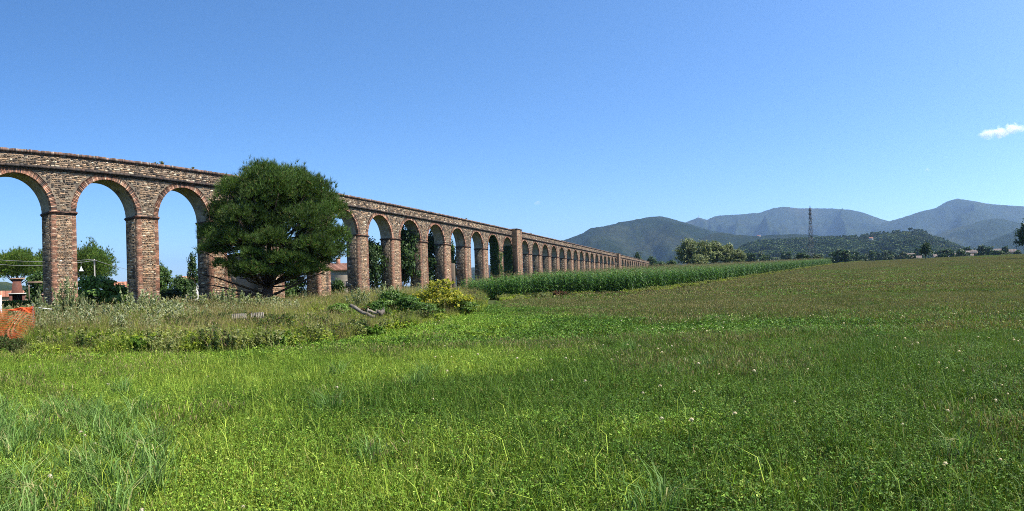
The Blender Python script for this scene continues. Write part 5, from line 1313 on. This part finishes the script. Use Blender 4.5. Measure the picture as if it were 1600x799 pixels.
# ================================================================ PYLON
def pylon():
    R = 400; x, y = pos(9.47, R); z = tz(x, y); H = 48.73 - z
    e = empty('lattice_pylon', (x, y, z), 'tall steel lattice pylon rising in front of the mountains', 'pylon', None, .35)
    lv = np.array([0, .14, .27, .39, .50, .60, .69, .77, .84, .90, .95]) * H; hw = np.interp(lv, [0, .5 * H, .8 * H, .95 * H], [1.95, 1.1, .62, .36])
    cor = [(-1, -1), (1, -1), (1, 1), (-1, 1)]
    for cx, cyy in cor:
        mb = MB(); mb.tube([(cx * w, cyy * w, h) for h, w in zip(lv, hw)], .10, 4); obj('leg', mb.mesh('leg'), M['steel'], e)
    for i in range(len(lv) - 1):
        mb = MB()
        for k in range(4):
            a, b = cor[k], cor[(k + 1) % 4]
            mb.tube([(a[0] * hw[i], a[1] * hw[i], lv[i]), (b[0] * hw[i + 1], b[1] * hw[i + 1], lv[i + 1])], .09, 3); mb.tube([(b[0] * hw[i], b[1] * hw[i], lv[i]), (a[0] * hw[i + 1], a[1] * hw[i + 1], lv[i + 1])], .09, 3)
            mb.tube([(a[0] * hw[i + 1], a[1] * hw[i + 1], lv[i + 1]), (b[0] * hw[i + 1], b[1] * hw[i + 1], lv[i + 1])], .09, 3)
        obj('bracing', mb.mesh('bracing'), M['steel'], e)
    for hh, ww in ((.80, 1.5), (.87, 1.35), (.935, 1.1)):
        mb = MB(); mb.tube([(-ww, 0, hh * H), (0, 0, hh * H + .5), (ww, 0, hh * H)], [.06, .14, .06], 4); mb.tube([(-ww, 0, hh * H), (ww, 0, hh * H)], .09, 4); obj('cross_arm', mb.mesh('cross_arm'), M['steel'], e)
        for s in (-1, 1):
            mb = MB(); mb.tube([(s * ww, 0, hh * H), (s * ww, 0, hh * H - 1.1)], [.09, .12], 5, (.2, .2, .2)); obj('insulator', mb.mesh('insulator'), M['wire'], e)
    mb = MB(); mb.tube([(-.36, -.36, .95 * H), (0, 0, H)], [.09, .05], 4); mb.tube([(.36, -.36, .95 * H), (0, 0, H)], [.09, .05], 4); mb.tube([(.36, .36, .95 * H), (0, 0, H)], [.09, .05], 4); mb.tube([(-.36, .36, .95 * H), (0, 0, H)], [.09, .05], 4); obj('peak', mb.mesh('peak'), M['steel'], e)
pylon()
def mast():
    R = 6800; x, y = pos(-1.4, R); z = 689.47; H = 42
    e = empty('antenna_mast', (x, y, z - 8), 'tiny antenna mast on the far ridge left of the pylon', 'mast'); mb = MB(); mb.tube([(0, 0, 0), (0, 0, H)], [2.2, 1.2], 6); obj('shaft', mb.mesh('shaft'), M['steel'], e)
    mb = MB(); mb.box(-14, 14, -6, 6, 4, 14, (.4, .4, .38)); obj('hut', mb.mesh('hut'), M['plaster'], e)
mast()

# ================================================================ VILLAGE
WALLS = [(.52, .45, .34), (.6, .55, .46), (.5, .36, .24), (.66, .64, .6)]
vil = [(19.18, 470, 16.66, 9, 'village house with pale roof left of the lone tree'), (19.62, 430, 13.44, 12, 'long low orange house left of the lone tree'), (21.74, 450, 15.07, 10, 'low village house just right of the lone tree'),
       (22.86, 470, 16.49, 11, 'tan village house midway between the lone tree and the dark round tree'), (23.42, 440, 14.97, 9, 'small pale house left of the dark round tree'), (24.97, 480, 17.98, 12, 'village house with the broadest pale roof'),
       (25.35, 440, 17.04, 7, 'white gabled house left of the tallest village tree'), (24.91, 420, 13.67, 7, 'small white house below the broadest roof'), (23.79, 400, 11.96, 6, 'lowest white shed at the meadow edge'),
       (27.65, 480, 19.08, 10, 'village house with pale roof between the two tree groups'), (29.02, 470, 17.98, 9, 'house nearest the large tree at the picture edge'), (18.37, 480, 15.57, 8, 'village house farthest from the picture edge'), (17.56, 520, 15.21, 7, 'small house among trees right of the pylon')]
for i, (dg, R, zr, W, lab) in enumerate(vil):
    W = W * .68
    house('village_house', dg, R, W, 6, zr - 2.2, zr, WALLS[i % 4], lab, .3 * ((i % 3) - 1), ((-W * .3, max(zr - 2.2 - tz(*pos(dg, R)) - 2.0, .8), 1.0, 1.2), (W * .12, max(zr - 2.2 - tz(*pos(dg, R)) - 2.0, .8), 1.0, 1.2)), group='village houses below the hills', roofpal=[(2, (.30, .21, .16)), (2, (.36, .31, .26)), (1, (.27, .17, .12))])
for i, (dg, R, zr, lab) in enumerate([(15.32, 1330, 0, 'tiny pale house on the crest of the green hill'), (4.42, 2560, 0, 'tiny white house on the dark ridge left of the pylon')]):
    zz = (80.97, 178.15)[i]; house('hill_house', dg, R, 9 + 6 * i, 8, zz - 1, zz + 1.5, (.5, .46, .38), lab, .2, sink=-(zz - 5 - tz(*pos(dg, R))))

# ================================================================ CLOUDS AND AIR
def cloud_mat(dens, scale):
    m, N, L = newmat('cloud_vapour'); tc = N.new('ShaderNodeTexCoord')
    t = N.new('ShaderNodeTexNoise'); t.inputs['Scale'].default_value = scale; t.inputs['Detail'].default_value = 5; t.inputs['Roughness'].default_value = .6; L.new(tc.outputs['Object'], t.inputs['Vector'])
    ln = N.new('ShaderNodeVectorMath'); ln.operation = 'LENGTH'; L.new(tc.outputs['Object'], ln.inputs[0])
    a = N.new('ShaderNodeMath'); a.operation = 'MULTIPLY_ADD'; L.new(ln.outputs['Value'], a.inputs[0]); a.inputs[1].default_value = -.55; a.inputs[2].default_value = .02
    b = N.new('ShaderNodeMath'); b.operation = 'ADD'; L.new(t.outputs[0], b.inputs[0]); L.new(a.outputs[0], b.inputs[1])
    r = N.new('ShaderNodeMapRange'); r.inputs['From Min'].default_value = .12; r.inputs['From Max'].default_value = .30; r.inputs['To Max'].default_value = dens; L.new(b.outputs[0], r.inputs['Value'])
    p = N.new('ShaderNodeVolumePrincipled'); p.inputs['Color'].default_value = (1, 1, 1, 1); p.inputs['Anisotropy'].default_value = .2; L.new(r.outputs[0], p.inputs['Density'])
    o = N.new('ShaderNodeOutputMaterial'); L.new(p.outputs[0], o.inputs['Volume']); return m
def cloud(puffs, label, dens=.013):
    """puffs: (deg, z, half width, half height)"""
    dg, zc, w, h = puffs[0]; R = 7000; x, y = pos(dg, R); e = empty('cloud', (x, y, zc), label, 'cloud', None, math.radians(-dg))
    for k, (d, z, w, h) in enumerate(puffs):
        bm = bmesh.new(); bmesh.ops.create_icosphere(bm, subdivisions=3, radius=1.0); me = bpy.data.meshes.new('puff'); bm.to_mesh(me); bm.free()
        o = obj('puff', me, cloud_mat(dens, 1.6 + .35 * k), e, (math.radians(d - dg) * R, 0, z - zc)); o.scale = (w, w * .7, h); o.rotation_euler = (0, 0, k)
cloud([(26.9, 1619.65, 150, 75), (28.15, 1631.77, 170, 85), (29.27, 1674.69, 150, 85), (30.02, 1672.91, 110, 55)], 'small bright white cloud low in the sky at the picture edge')
cloud([(-17.0, 948.25, 60, 38)], 'wisp of white cloud above the aqueduct', .006)
cloud([(20.93, 1209.43, 50, 32)], 'faint tiny cloud above the mountains', .005)

def haze():
    mb = MB(); mb.box(-13000, 13000, -10500, 13000, -45, 860)
    m, N, L = newmat('valley_haze'); p = N.new('ShaderNodeVolumePrincipled'); p.inputs['Color'].default_value = (.43, .66, 1, 1); p.inputs['Density'].default_value = 7e-5; p.inputs['Anisotropy'].default_value = .35
    o = N.new('ShaderNodeOutputMaterial'); L.new(p.outputs[0], o.inputs['Volume'])
    try: m.cycles.homogeneous_volume = True
    except Exception: pass
    tag(obj('haze', mb.mesh('haze'), m), 'pale blue summer haze filling the valley air', 'haze', kind='stuff')
haze()
